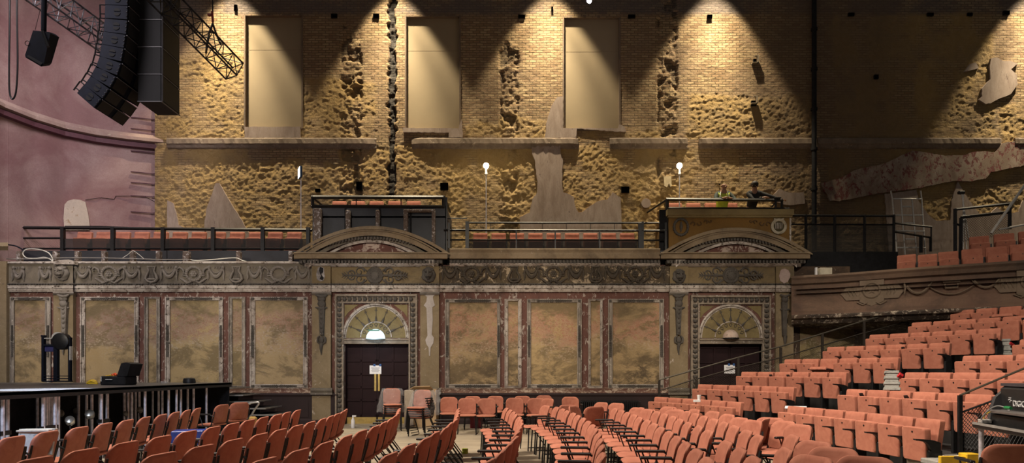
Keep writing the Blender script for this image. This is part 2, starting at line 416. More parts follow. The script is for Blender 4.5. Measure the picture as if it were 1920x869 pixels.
# iron wall fixings (pairs of small brackets)
for i,(x,y) in enumerate([(1414,120),(1412,196)]):
    p=P(x,y,DB); mb=MB().box(p.x-.09,p.x+.1,DB-.14,DB,p.z-.02,p.z+.0).box(p.x+.06,p.x+.1,DB-.14,DB-.05,p.z-.02,p.z+.22).box(p.x-.02,p.x+.1,DB-.13,DB-.05,p.z+.2,p.z+.23)
    o=mb.build('wall_bracket',flat('rusty_bracket%d'%i,(.2,.16,.11),.8)); 
    tag(o,['small iron bracket on the bare brick right of the third boarded window, upper one','small iron bracket on the bare brick right of the third boarded window, lower one'][i],'bracket','iron brackets on the brick wall')
# drainpipe
mb=MB(); p0=P(1526.5,470,DB-.15); p1=P(1526.5,-60,DB-.15)
mb.tube([p0,p1],.075,10)
for py in range(-20,460,75): q=P(1526.5,py,DB-.15); mb.lathe([(.1,-.04),(.1,.04)],10,Matrix.Translation(q))
tag(mb.build('drainpipe',M_['blackm'],smooth=True),'tall dark iron pipe running up the brick wall between the right-hand bays','pipe')
# ================================================================= PINK CURVED WALL (left)
def pw(px,h=422/58.5):   # plan of the curved wall from the cornice line
    y=np.interp(px,[-200,-60,0,60,120,180,240,300,316],[110,178,209,232,250,262,270,276,277.0])
    s=(HY-y)/h; return ((px-CX)/s,F/s)
pink=peel('pink_distemper',(.27,.148,.15),(.40,.275,.262),(.42,.31,.27),(.19,.085,.09),s1=.55,s2=3,chipt=.72,soott=.56,sooty=.5,bmp=.12,rough=.8)
pts=[pw(px) for px in list(range(-240,300,12))+[300,308,316]]
vs=[];fs=[]; zsx=[2.9,5,7,9,11,13,15]
for x,y in pts:
    for z in zsx: vs.append((x,y,z))
for x,y in pts:
    for z in zsx: vs.append((x-.1,y+.35,z))
nz_=len(zsx); n_=len(pts)
for i in range(n_-1):
    for j in range(nz_-1):
        fs.append((i*nz_+j,(i+1)*nz_+j,(i+1)*nz_+j+1,i*nz_+j+1))
for j in range(nz_-1): a=(n_-1)*nz_+j; fs.append((a,a+n_*nz_,a+n_*nz_+1,a+1))
wl=struct(MB().add(vs,fs).build('wall_left',pink,smooth=True))
# cornice band along it
def sweep(path,prof,closed=True):
    mb=MB(); vs=[];fs=[]; m=len(prof)
    for i,(x,y) in enumerate(path):
        a=path[max(i-1,0)]; b_=path[min(i+1,len(path)-1)]; d=Vector((b_[0]-a[0],b_[1]-a[1])).normalized(); nrm=Vector((d.y,-d.x))
        for w,z in prof: vs.append((x+nrm.x*w,y+nrm.y*w,z))
    for i in range(len(path)-1):
        for j in range(m if closed else m-1): fs.append((i*m+j,(i+1)*m+j,(i+1)*m+(j+1)%m,i*m+(j+1)%m))
    if closed: fs.append(tuple(range(m))); fs.append(tuple((len(path)-1)*m+j for j in range(m)))
    return mb.add(vs,fs)
z0=EYE+422/58.5
struct(sweep(pts,[(-.05,z0+.36),(.05,z0+.34),(.16,z0+.2),(.17,z0+.1),(.02,z0+.06),(-.05,z0+.06)]).build('trim_7',peel('curved_cornice',(.33,.22,.20),(.40,.29,.25),(.55,.46,.36),None,s1=1.5,s2=7,chipt=.64),smooth=False))
struct(sweep(pts,[(-.05,z0+.06),(.07,z0+.06),(.12,z0+.03),(.12,z0-.10),(.05,z0-.13),(-.05,z0-.13)]).build('trim_8',flat('cornice_shade_plum',(.10,.035,.05),.7)))  # dark plum colour stands for the shadow band under the cornice
# vertical arris at the far left, plaster patch, iron pins
x,y=pw(16); x2,y2=pw(-40)
struct(MB().box(x-.5,x+.0,y-.02,y+.1,2.9,15).build('trim_9',pink))
def onpink(px,py,off=.0):
    x,y=pw(px); return Vector(((px-CX)*(y-off)/F,y-off,EYE+(HY-py)*(y-off)/F))
pp=[(121,384),(127,377),(138,374),(150,375),(160,379),(163,392),(166,406),(168,422),(168,432),(121,432),(119,410)]
vsf=[onpink(a,b_,.03) for a,b_ in pp]; vsb=[onpink(a,b_,-.05) for a,b_ in pp]; n_=len(pp)
MB().add(vsf+vsb,[tuple(range(n_)),tuple(range(2*n_-1,n_-1,-1))]+[(i,(i+1)%n_,n_+(i+1)%n_,n_+i) for i in range(n_)]).build('plaster_patch',peel('cream_filler',(.52,.44,.38),(.58,.49,.42),(.4,.27,.17),None,s1=3),wl)
for i,(ya,yb) in enumerate([(220,226),(241,247),(283,288),(322,328),(342,347),(367,370),(397,401)]):
    a=onpink(245,ya,.03); b_=onpink(312,yb,.03)
    mb=MB().tube([a,(a+onpink(278,(ya+yb)/2,.04))/2+Vector((0,-.0,0)),onpink(278,(ya+yb)/2+.3,.04),b_],.018,5)
    mb.build('iron_strap',flat('plum_iron%d'%i,(.11,.05,.07),.7),wl)
# crack line
mb=MB().tube([onpink(160,375,.01),onpink(190,371,.01),onpink(214,374,.01),onpink(217,368,.01),onpink(270,368,.01),onpink(300,384,.01)],.008,4); mb.build('crack',M_['blackm'],wl)
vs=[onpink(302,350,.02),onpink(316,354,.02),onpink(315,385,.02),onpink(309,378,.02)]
MB().add(vs,[(0,1,2,3)]).build('broken_corner_shadow_gap',flat('corner_gap_shade',(.06,.06,.07),.9),wl)  # flat dark sheet, painted shade of the gap at the broken corner
# ================================================================= FLOOR
m,nt,b=newmat('pale_floorboards'); tc=N(nt,'ShaderNodeTexCoord').outputs['Object']
mp=N(nt,'ShaderNodeMapping'); mp.inputs['Rotation'].default_value=(0,0,0); L(nt,tc,mp.inputs[0])
br=N(nt,'ShaderNodeTexBrick'); L(nt,mp.outputs[0],br.inputs['Vector']); br.inputs['Scale'].default_value=1
br.inputs['Brick Width'].default_value=2.6; br.inputs['Row Height'].default_value=.13; br.inputs['Mortar Size'].default_value=.005
br.inputs['Color1'].default_value=c4((.36,.30,.22)); br.inputs['Color2'].default_value=c4((.27,.22,.155)); br.inputs['Mortar'].default_value=c4((.08,.06,.045))
ms=N(nt,'ShaderNodeMapping'); ms.inputs['Scale'].default_value=(.6,9,1); L(nt,tc,ms.inputs[0])
c=mixc(nt,ramp(nt,noise(nt,ms.outputs[0],3,6,.7,.5),.4,.7,0,.55),br.outputs['Color'],(.42,.38,.31))
c=mixc(nt,ramp(nt,noise(nt,tc,1.2,5,.6),.45,.7,0,.5),c,(.15,.12,.09))
L(nt,c,b.inputs['Base Color']); b.inputs['Roughness'].default_value=.6; bump(nt,b,br.outputs['Fac'],.3,.004)
struct(MB().box(-22,22,.5,21,-.12,0).build('floor',m))
# ================================================================= ARCADE WALL
AY0=17.5; AM=.026
def ay(px): return AY0/(1-AM*(px-CX)/F)
def A(px,py,out=0.0):      # point on the arcade plane moved `out` towards the hall, seen at px,py
    Y=ay(px)-out; return Vector(((px-CX)*Y/F,Y,EYE+(HY-py)*Y/F))
def aprism(mb,poly,out0,out1):
    f=[A(x,y,out1) for x,y in poly]; n=len(f)
    b_=[v+Vector((0,out1-out0,0)) for v in f]
    mb.add(f+b_,[tuple(range(n)),tuple(range(2*n-1,n-1,-1))]+[(i,(i+1)%n,n+(i+1)%n,n+i) for i in range(n)]); return mb
def arect(mb,x0,y0,x1,y1,out0,out1):
    n=max(1,int((x1-x0)/150)); top=[(x0+(x1-x0)*i/n,y0) for i in range(n+1)]; bot=[(x1-(x1-x0)*i/n,y1) for i in range(n+1)]
    return aprism(mb,top+bot,out0,out1)
def aband(mb,x0,x1,prof):    # moulding: prof list of (py,out)
    n=max(1,int((x1-x0)/150)); m=len(prof); vs=[];fs=[]
    for i in range(n+1):
        px=x0+(x1-x0)*i/n
        for py,o_ in prof: vs.append(A(px,py,o_))
        vs.append(A(px,prof[-1][0],-.02)); vs.append(A(px,prof[0][0],-.02))
    k=m+2
    for i in range(n):
        for j in range(k): fs.append((i*k+j,(i+1)*k+j,(i+1)*k+(j+1)%k,i*k+(j+1)%k))
    fs.append(tuple(range(k))); fs.append(tuple(n*k+j for j in range(k)))
    return mb.add(vs,fs)
OCHRE=peel('ochre_frieze_paint',(.16,.115,.055),(.20,.15,.08),(.42,.36,.29),(.05,.04,.032),s1=1.6,s2=7,chipt=.70,soott=.55,sooty=.6)
GREY=peel('grey_brown_frieze_paint',(.14,.118,.088),(.18,.152,.115),(.40,.36,.33),(.055,.045,.04),s1=2.2,s2=9,chipt=.70,soott=.57)
DIRTY=peel('dark_chipped_frieze',(.085,.06,.032),(.12,.085,.042),(.36,.28,.19),(.035,.026,.02),s1=1.5,s2=5,chipt=.56,soott=.5,chips=.05)
RUST=peel('rust_red_paint',(.110,.046,.036),(.15,.068,.052),(.40,.34,.30),(.05,.03,.025),s1=2,s2=7,chipt=.585,soott=.6,chips=.05,stretch=(1.3,1,.7))
WHITE=peel('chipped_white_moulding',(.52,.47,.43),(.36,.31,.27),(.08,.06,.045),(.12,.09,.07),s1=3,s2=12,chipt=.58,soott=.56,chips=.05)
ORN=peel('dark_grey_ornament',(.06,.052,.045),(.09,.08,.07),(.33,.3,.28),None,s1=5,s2=20,chipt=.67)
ORNG=peel('worn_grey_relief',(.17,.148,.125),(.22,.195,.17),(.36,.33,.31),(.06,.05,.04),s1=5,s2=18,chipt=.66)
ORND=peel('blackened_relief',(.045,.035,.026),(.07,.055,.04),(.25,.19,.13),None,s1=5,s2=18,chipt=.68)
DADO=peel('oxblood_dado',(.018,.008,.009),(.024,.010,.011),(.3,.28,.27),None,s1=2,s2=5,chipt=.775,rough=.8,bmp=.1,chips=.01)
def panelmat(name,base,pink_,wh,dark,seed,lowdark):
    m,nt,b=newmat(name); tc0=N(nt,'ShaderNodeTexCoord').outputs['Object']
    mp=N(nt,'ShaderNodeMapping'); mp.inputs['Location'].default_value=(seed*3.1,0,seed*1.7); mp.inputs['Scale'].default_value=(.75,.3,1.25); L(nt,tc0,mp.inputs[0]); tc=mp.outputs[0]
    sp=N(nt,'ShaderNodeSeparateXYZ'); L(nt,tc0,sp.inputs[0]); z=mth(nt,'ADD',sp.outputs[2],ramp(nt,noise(nt,tc0,.9,3,.6),.3,.7,-.5,.5))
    big=noise(nt,tc,1.3,7,.68,.5); med=noise(nt,tc,4.5,9,.78,.4); fn=noise(nt,tc,20,8,.78,.15); ff=noise(nt,tc,40,3,.6)
    c=mixc(nt,ramp(nt,big,.455,.545),tuple(x*1.65 for x in base),tuple(x*.8 for x in base))
    mid=mth(nt,'MULTIPLY',ramp(nt,z,2.05,2.5),ramp(nt,z,3.35,3.0))
    c=mixc(nt,mth(nt,'MULTIPLY',mid,ramp(nt,med,.46,.53,0,.85)),c,pink_)
    c=mixc(nt,mth(nt,'MULTIPLY',mid,ramp(nt,fn,.52,.55,0,.7)),c,tuple(x*y for x,y in zip(pink_,(.8,.5,.48))))
    band=mth(nt,'MULTIPLY',ramp(nt,z,1.9,2.15),ramp(nt,z,2.55,2.3))
    c=mixc(nt,mth(nt,'MULTIPLY',band,ramp(nt,fn,.52,.56,0,.85)),c,wh)
    c=mixc(nt,ramp(nt,fn,.60,.63,0,.9),c,wh)
    low=ramp(nt,z,2.15,1.2)
    c=mixc(nt,mth(nt,'MULTIPLY',low,ramp(nt,med,.62-lowdark,.70-lowdark*.8,0,.85)),c,dark)
    top=ramp(nt,z,3.0,3.5)
    c=mixc(nt,mth(nt,'MULTIPLY',top,ramp(nt,med,.35,.6,.15,.7)),c,tuple(x*.5 for x in base))
    c=mixc(nt,ramp(nt,ff,.3,.7,0,.2),c,tuple(x*.5 for x in base))
    L(nt,c,b.inputs['Base Color']); b.inputs['Roughness'].default_value=.8; bump(nt,b,mth(nt,'ADD',fn,mth(nt,'MULTIPLY',ff,.4)),.3,.01)
    return m
PAN=[panelmat('faded_ochre_panel_%d'%i,*a) for i,a in enumerate([
 ((.21,.155,.082),(.27,.19,.145),(.40,.33,.24),(.075,.055,.035),1,.02),
 ((.22,.165,.085),(.30,.21,.155),(.42,.36,.28),(.075,.055,.035),2,.03),
 ((.24,.18,.10),(.38,.255,.19),(.46,.38,.31),(.08,.06,.035),3,.0),
 ((.23,.165,.085),(.42,.25,.165),(.46,.36,.25),(.05,.035,.022),4,.20),
 ((.25,.18,.09),(.42,.25,.165),(.46,.36,.25),(.05,.035,.022),5,.10)])]
PILM=peel('ochre_pilaster',(.20,.15,.085),(.25,.195,.12),(.45,.38,.31),(.08,.06,.04),s1=1.5,s2=5,chipt=.64,soott=.64)
# base wall below the gallery, with real door openings
wall_low=MB()
segs=[(-60,647),(767,1309),(1428,1488)]
for x0,x1 in segs: arect(wall_low,x0,497,x1,800,-.35,0)
arect(wall_low,640,497,775,641,-.35,0); arect(wall_low,1300,497,1435,643,-.35,0)
wall_lower=struct(wall_low.build('wall_lower',RUST))
# right-hand continuation under the horseshoe balcony (darker, set a little back)
wr=MB(); 
def arect_far(mb,x0,y0,x1,y1,o0,o1): return arect(mb,x0,y0,x1,y1,o0,o1)
arect(wr,1488,500,2150,800,-.6,-.25); wall_right=struct(wr.build('wall_right',peel('brown_wall_paint',(.16,.10,.06),(.09,.05,.035),(.34,.27,.2),(.03,.02,.015),s1=1,s2=4,chipt=.60,soott=.5)))
mb=MB(); arect(mb,1500,612,1602,760,-.25,-.22); mb.build('wall_panel',panelmat('dull_ochre_side_panel',(.17,.13,.06),(.2,.14,.09),(.36,.29,.2),(.05,.04,.025),9,.05),wall_right)
mb=MB(); aband(mb,1489,1516,[(575,-.2),(577,-.1),(586,-.12),(590,-.22)]); mb.build('string_moulding',WHITE,wall_right)
mb=MB(); arect(mb,1455,490,1488,800,-.6,.1); struct(mb.build('trim_29',PILM))
# dado
d=MB()
for x0,x1 in [(-60,585),(585,632),(780,823),(823,1256),(1256,1300)]: aband(d,x0,x1,[(738,.10),(741,.13),(745,.10),(786,.09),(789,.13),(801,.13)])
aband(d,1444,1490,[(738,.10),(741,.13),(745,.10),(786,.09),(789,.13),(801,.13)])
for x0,x1 in [(450,520),(528,578),(590,624),(785,820),(835,930),(940,1035),(1045,1090)]: arect(d,x0,752,x1,783,.09,.105)
struct(d.build('baseboard_back',DADO))
# chipped skirting strip over the dado
mb=MB()
for x0,x1 in [(-60,585),(823,1256)]: aband(mb,x0,x1,[(727,.01),(729,.05),(733,.04),(736,.08),(739,.09)])
struct(mb.build('trim_10',peel('chipped_rust_skirting',(.13,.06,.045),(.20,.12,.08),(.42,.33,.26),(.05,.03,.025),s1=1.5,s2=7,chipt=.54,chips=.05,stretch=(1,1,2))))
# white double moulding under the frieze
mb=MB(); SECT=[(-60,100,.06),(100,137,.16),(137,585,.06),(585,620,.16),(620,788,.08),(788,823,.16),(823,1256,.06),(1256,1290,.16),(1290,1455,.08),(1455,1489,.16)]
for x0,x1,o in SECT:
    dy=2.5*(x0<560)*-1
    aband(mb,x0,x1,[(534,o),(536,o+.05),(541,o+.04),(541.5,o+.015),(543,o+.015),(543.5,o+.03),(548,o+.0)])
struct(mb.build('trim_11',WHITE))
mb=MB()
for x0,x1,o in SECT: aband(mb,x0,x1,[(531.5,o-.02),(532,o+.05),(534.5,o+.05),(535,o)])
x=-40
while x<1488:      # bead row along the lower edge of the frieze
    if random.random()<.93:
        o=[q[2] for q in SECT if q[0]<=x<q[1]]; p=A(x,533,o[0]+.06); mb.ball(p,(.03,.03,.02),6,4)
    x+=5.2
struct(mb.build('trim_12',ORN))
# frieze field
fr=MB()
for x0,x1,o in SECT:
    if x1<=560 or x0==137: pass
    aband(fr,x0,x1,[(495 if x0<560 else 499,o-.04),(495.5 if x0<560 else 500,o),(532,o)])
frieze=MB()
for x0,x1,o in SECT[:3]: aband(frieze,x0,x1,[(494.5,o-.04),(495,o),(532,o)])
FZ=[struct(frieze.build('trim_13',GREY))]
frieze=MB()
for x0,x1,o in [SECT[3],SECT[4],SECT[5],SECT[7],SECT[8],SECT[9]]: aband(frieze,x0,x1,[(499,o-.04),(500,o),(532,o)])
FZ.append(struct(frieze.build('trim_14',OCHRE)))
frieze=MB()
for x0,x1,o in [SECT[6]]: aband(frieze,x0,x1,[(499,o-.04),(500,o),(532,o)])
FZ.append(struct(frieze.build('trim_15',DIRTY)))
bk=MB(); aband(bk,-60,560,[(490.5,.06),(491,.10),(494,.11),(495.5,.06)]); struct(bk.build('trim_16',WHITE))
# --- ornaments
U=ay(700)/F   # metres per pixel roughly
def garland(cx,cy,w,mat,par,h=16,o=.06):
    mb=MB(); pts=[];rs=[]
    for i in range(13):
        t=-1+2*i/12; pts.append(A(cx+t*w,cy-8+h*(1-t*t)*1.05,o+.03)); rs.append(.022+.03*(1-t*t))
    mb.tube(pts,rs,7)
    pts=[A(cx+(-1+2*i/12)*w*.8,cy-8+h*.62*(1-(-1+2*i/12)**2),o+.02) for i in range(13)]; mb.tube(pts,.012,5)
    for sx in (-1,1):
        mb.ball(A(cx+sx*w,cy-9,o+.03),(.05,.04,.05),8,6)
        mb.tube([A(cx+sx*w,cy-8,o+.02),A(cx+sx*(w+2),cy+2,o+.03),A(cx+sx*(w+1),cy+9,o+.02),A(cx+sx*(w+2.5),cy+15,o+.01)],[.02,.032,.03,.012],6)
    for k in range(3): mb.tube([A(cx-5+5*k,cy-11,o+.01),A(cx-3+5*k,cy-7,o+.025),A(cx-1+5*k,cy-11,o+.01)],.01,4)
    mb.build('garland',mat,par,smooth=True)
def wreath(cx,cy,mat,par,o=.06,hole=False):
    mb=MB()
    for i in range(22):
        t=2*PI*i/22
        if -2.3<t-2*PI*.75+.0<0 and False: continue
        p=A(cx+13.5*math.cos(t),cy-1-12.5*math.sin(t),o+.03); mb.ball(p,(.042,.035,.042),7,5)
    mb.torus(A(cx,cy-1,o+.02),.19,.03,26,6)
    if not hole:
        for k in range(6):
            t=k*PI/3; mb.ball(A(cx+4*math.cos(t),cy-1+4*math.sin(t),o+.03),(.04,.03,.04),7,5)
        mb.ball(A(cx,cy-1,o+.05),.035,8,6)
    for sx in (-1,1):
        for dy in (-2,2): mb.tube([A(cx+sx*12,cy+dy,o+.04),A(cx+sx*21,cy+dy,o+.03)],.02,5)
        mb.tube([A(cx+sx*2,cy+10,o+.03),A(cx+sx*6,cy+7,o+.04),A(cx+sx*8,cy+11,o+.04),A(cx+sx*4,cy+14,o+.04),A(cx+sx*12,cy+16,o+.03),A(cx+sx*20,cy+10,o+.03),A(cx+sx*26,cy+7,o+.02)],[.02,.03,.03,.03,.035,.03,.014],7)
        mb.tube([A(cx+sx*18,cy-2,o+.03),A(cx+sx*20,cy-9,o+.04),A(cx+sx*26,cy-13,o+.04),A(cx+sx*31,cy-9,o+.04),A(cx+sx*28,cy-6,o+.03)],[.02,.032,.032,.025,.015],7)
    mb.build('wreath_cartouche',mat,par,smooth=True)
def lyre(cx,cy,mat,par,o=.06):
    mb=MB()
    for sx in (-1,1):
        mb.tube([A(cx+sx*8,cy-15,o+.02),A(cx+sx*6,cy-10,o+.04),A(cx+sx*5,cy-5,o+.04),A(cx+sx*9,cy+2,o+.05),A(cx+sx*11,cy+9,o+.05),A(cx+sx*7,cy+14,o+.05),A(cx,cy+16,o+.04)],[.012,.022,.025,.035,.04,.035,.03],7)
    for k in (-3,-1,1,3): mb.tube([A(cx+k,cy-13,o+.03),A(cx+k*1.3,cy+10,o+.03)],.01,4)
    mb.tube([A(cx-8,cy-13,o+.04),A(cx+8,cy-13,o+.04)],.018,6)
    mb.tube([A(cx-7,cy+10,o+.04),A(cx+7,cy+10,o+.04)],.03,6)
    mb.build('lyre_relief',mat,par,smooth=True)
def lion(cx,cy,mat,par,o=.16,r=.2):
    mb=MB(); c=A(cx,cy,o)
    def mane(d):
        a=math.atan2(d.z,d.x); return 1+.07*math.cos(13*a)+(.1 if d.z<0 else 0)
    mb.ball(c+Vector((0,-.02,0)),(r,.09,r*1.08),34,10,mane)
    mb.ball(c+Vector((0,-.09,.01)),(r*.66,.11,r*.74),16,10)
    mb.ball(c+Vector((0,-.2,-r*.28)),(r*.34,.07,r*.26),12,8)       # muzzle
    mb.ball(c+Vector((0,-.245,-r*.16)),(r*.16,.035,r*.1),8,6)      # nose
    mb.tube([c+Vector((0,-.19,r*.45)),c+Vector((0,-.235,-r*.12))],[.03,.026],6)
    mb.ball(c+Vector((0,-.13,-r*.62)),(r*.3,.07,r*.16),10,6)       # chin
    for s in (-1,1):
        mb.ball(c+Vector((s*r*.3,-.17,r*.3)),(r*.26,.05,r*.13),10,6)   # brow
        mb.ball(c+Vector((s*r*.62,-.06,r*.62)),(r*.18,.05,r*.18),8,6)  # ear
        mb.ball(c+Vector((s*r*.24,-.19,-r*.34)),(r*.2,.05,r*.17),8,6)
    lm=mb.build('lion_mask',mat,par,smooth=True)
    e=MB()
    for s in (-1,1): e.ball(c+Vector((s*r*.28,-.188,r*.14)),(r*.09,.02,r*.05),8,5)
    e.tube([c+Vector((-r*.25,-.19,-r*.5)),c+Vector((0,-.215,-r*.46)),c+Vector((r*.25,-.19,-r*.5))],.01,5)
    e.build('eye_and_mouth_line',M_['blackm'],lm)
def rosette(cx,cy,mat,par,o=.08):
    mb=MB(); c=A(cx,cy,o)
    mb.lathe([(.0,.0),(.22,.0),(.235,.03),(.2,.05),(.17,.035),(.12,.06),(.05,.08),(.02,.08)],26,Matrix.Translation(c)@Matrix.Rotation(PI/2,4,'X'))
    for k in range(12):
        t=k*PI/6; mb.ball(c+Vector((.11*math.cos(t),-.06,.11*math.sin(t))),(.025,.02,.025),6,4)
    for k in range(30):
        t=k*2*PI/30; mb.ball(c+Vector((.22*math.cos(t),-.035,.22*math.sin(t))),.018,5,4)
    for s in (-1,1):
        def spiral(x0,y0,R,turn,up):
            pts=[]
            for i in range(18):
                t=i/17*turn; rr=R*(1-.75*i/17); pts.append(c+Vector((s*(x0-rr*math.cos(t)),-.03,y0+up*(rr*math.sin(t)))))
            mb.tube(pts,[.022-.010*i/17 for i in range(18)],5)
        spiral(.42,.10,.13,7.5,1); spiral(.42,-.10,.13,7.5,-1); spiral(.66,.04,.11,7,1); spiral(.66,-.04,.10,7,-1)
        mb.tube([c+Vector((s*.2,-.03,0)),c+Vector((s*.5,-.04,0)),c+Vector((s*.78,-.03,.0)),c+Vector((s*.90,-.02,0))],[.03,.026,.02,.008],6)
        for k,(x_,l) in enumerate([(.6,.12),(.7,.12),(.77,.1),(.83,.07)]):
            for u in (-1,1): mb.tube([c+Vector((s*x_,-.03,0)),c+Vector((s*(x_+.05),-.03,u*l*.5)),c+Vector((s*(x_+.09),-.02,u*l))],[.018,.016,.006],5)
        mb.tube([c+Vector((s*.22,-.03,.12)),c+Vector((s*.32,-.03,.2)),c+Vector((s*.4,-.02,.25))],[.02,.02,.01],5)
        mb.tube([c+Vector((s*.22,-.03,-.12)),c+Vector((s*.32,-.03,-.2)),c+Vector((s*.4,-.02,-.25))],[.02,.02,.01],5)
    mb.build('scroll_rosette',mat,par,smooth=True)
for cx in (34,84): garland(cx,512,9 if cx<60 else 9,ORNG,FZ[0])
for cx in (155,247,317,405,477,567): garland(cx,511,13 if cx not in (567,477) else 11,ORNG,FZ[0])
for cx in (204,363,522): wreath(cx,515,ORNG,FZ[0],hole=(cx==522))
for cx in (284,443): lyre(cx,514,ORNG,FZ[0])
lion(117,512,ORNG,FZ[0],.16,.19)
rosette(703,517,ORN,FZ[1]); rosette(1370,517,ORN,FZ[1]); lion(804,515,ORN,FZ[1],.16,.19); lion(1273,518,ORN,FZ[1],.16,.18)
for cx in (844,925,997,1080,1149,1232): garland(cx,511,12,ORND,FZ[2])
for cx in (884,1038,1191): wreath(cx,515,ORND,FZ[2])
for cx in (964,1117): lyre(cx,514,ORND,FZ[2])
# broken hollow mask (white plaster edges, dark hole) and pink stub of a lost mask
pp=[(596,502),(602,500),(607,503),(608,512),(609,520),(606,527),(600,528),(594,524),(593,514)]
mb=MB(); aprism(mb,pp,.1,.175); mb.build('broken_mask',peel('raw_plaster',(.45,.42,.41),(.3,.27,.26),None,(.08,.07,.07),s1=6,soott=.5),FZ[1])
mb=MB(); aprism(mb,[(600,501),(606,503),(606,511),(602,514),(607,522),(604,526),(599,523),(602,518),(598,508)],.15,.182); mb.build('dark_hole',M_['blackm'],FZ[1])
mb=MB(); aprism(mb,[(1462+1.0*math.cos(0),510),(1465,506),(1471,504),(1478,507),(1482,514),(1481,522),(1477,529),(1470,532),(1463,527),(1461,518)],.1,.18); mb.build('mask_scar',peel('pinkish_scar_plaster',(.36,.27,.25),(.42,.33,.3),(.15,.1,.08),None,s1=4,s2=9,chipt=.66),FZ[1])
# cap lump over left block
mb=MB(); aprism(mb,[(99,491),(112,488),(128,487),(138,490),(139,496),(100,496)],.1,.26); mb.build('block_cap',WHITE,FZ[0])
# --- cornice with dentils
CORN=peel('tan_cornice',(.205,.15,.09),(.26,.20,.13),(.42,.36,.31),(.07,.05,.035),s1=1.3,s2=8,chipt=.66,soott=.57)
def cornice(n,x0,x1,ex=0.0):
    mb=MB(); aband(mb,x0,x1,[(466,.30+ex),(468,.32+ex),(473,.27+ex),(475,.26+ex),(476,.26+ex),(485,.24+ex),(486.5,.17+ex)])
    struct(mb.build('trim_%d'%n,CORN))
    dd=MB(); x=x0+1
    while x<x1-3:
        arect(dd,x,488,x+3.6,493.5,.05,.19+ex*.6); x+=6.6
    aband(dd,x0,x1,[(486,.1+ex*.6),(494.5,.10+ex*.6)])
    o=dd.build('dentil_course',ORN,None); struct(o); o.name='trim_%d'%(n+1)
    w=MB(); aband(w,x0,x1,[(494,.15+ex*.6),(496,.14+ex*.6),(500,.07)]); struct(w.build('trim_%d'%(n+2),WHITE))
cornice(17,843,1238); 
# --- segmental pediments
def pediment(n,xl,xr,yl,yr,apex,ya,left=True):
    def arc(x,dy,inset):   # parabola-ish circular arc
        L_=xl+inset; R_=xr-inset; c=(L_+R_)/2; w=(R_-L_)/2; t=(x-c)/w
        base=yl+(yr-yl)*(x-xl)/(xr-xl); return base-(base-ya)*(1-abs(t)**2.0)*1.0+dy
    th=struct_parent=None
    def strip(inset,dy0,dy1,o0,o1,mat,name,par,sh0=0,sh1=0):
        K=32; L_=xl+inset; R_=xr-inset; top=[];bot=[]
        for i in range(K+1):
            x=L_+(R_-L_)*i/K; t=(2*i/K-1); base=yl+2
            yt=base-(base-ya)*(1-t*t)+dy0
            top.append((x,yt))
        mb=MB(); vs=[];fs=[]
        for i,(x,y) in enumerate(top):
            y2=min(y+(dy1-dy0),yl+4) if True else y
            for (yy,oo) in ((y,o0),(y,o1),(y2,o1),(y2,o0)): vs.append(A(x,yy,oo))
        for i in range(K):
            for j in range(4): fs.append((i*4+j,(i+1)*4+j,(i+1)*4+(j+1)%4,i*4+(j+1)%4))
        fs.append((0,1,2,3)); fs.append(tuple(K*4+j for j in range(4)))
        mb.add(vs,fs)
        o=mb.build(name,mat,par); return o
    mb=MB(); K=32
    # solid tympanum block
    T=[(xl+44+(xr-xl-88)*i/K, yl+1-(yl+1-(ya+24))*(1-(2*i/K-1)**2)) for i in range(K+1)]
    aprism(mb,T+[(xr-44,yl+3),(xl+44,yl+3)],-.2,.10)
    ped=struct(mb.build('trim_%d'%n,peel('tympanum_red_%d'%n,(.12,.045,.035),(.1,.04,.03),(.42,.33,.28),None,s1=2,s2=3.2,chipt=.53,chips=.04)))
    strip(0,0,6,-.3,.36,CORN,'raking_cornice',ped)
    strip(6,6,9,-.3,.32,WHITE if False else CORN,'raking_fillet',ped)
    strip(9,9,18,-.25,.29,CORN,'raking_fascia',ped)
    strip(18,18,26,-.2,.19,GREY,'raking_bed',ped)
    strip(30,26,31,-.2,.20,WHITE,'raking_inner_moulding',ped)
    dd=MB(); L_=xl+22;R_=xr-22;k_=int((xr-xl)/7)
    for i in range(2,k_-1):
        t=2*i/k_-1; x=L_+(R_-L_)*i/k_; y=yl-(yl-(ya+20))*(1-t*t)
        if y<yl-2: aprism(dd,[(x-1.9,y),(x+1.9,y),(x+1.9,y+4.5),(x-1.9,y+4.5)],.1,.27)
    dd.build('raking_dentils',ORN,ped)
    # horizontal cornice below
    x0=xl+2;x1=xr-5
    c=MB(); aband(c,x0,x1,[(yl-1,.36),(yl+1,.38),(yl+3,.33),(yl+11,.31),(yl+12.5,.2)]); c.build('horizontal_cornice',CORN,ped)
    dd=MB(); x=xl+14
    while x<xr-14: arect(dd,x,488.5,x+3.6,494,.05,.27); x+=6.4
    aband(dd,xl+12,xr-14,[(486,.16),(494.5,.16)]); dd.build('dentil_course',ORN,ped)
    w=MB(); aband(w,xl+22,xr-22,[(494,.24),(496,.22),(500.5,.12)]); w.build('bed_moulding',WHITE,ped)
    return ped
pediment(20,549,844,474,471,697,424); pediment(21,1237,1524,474,471,1383,427)
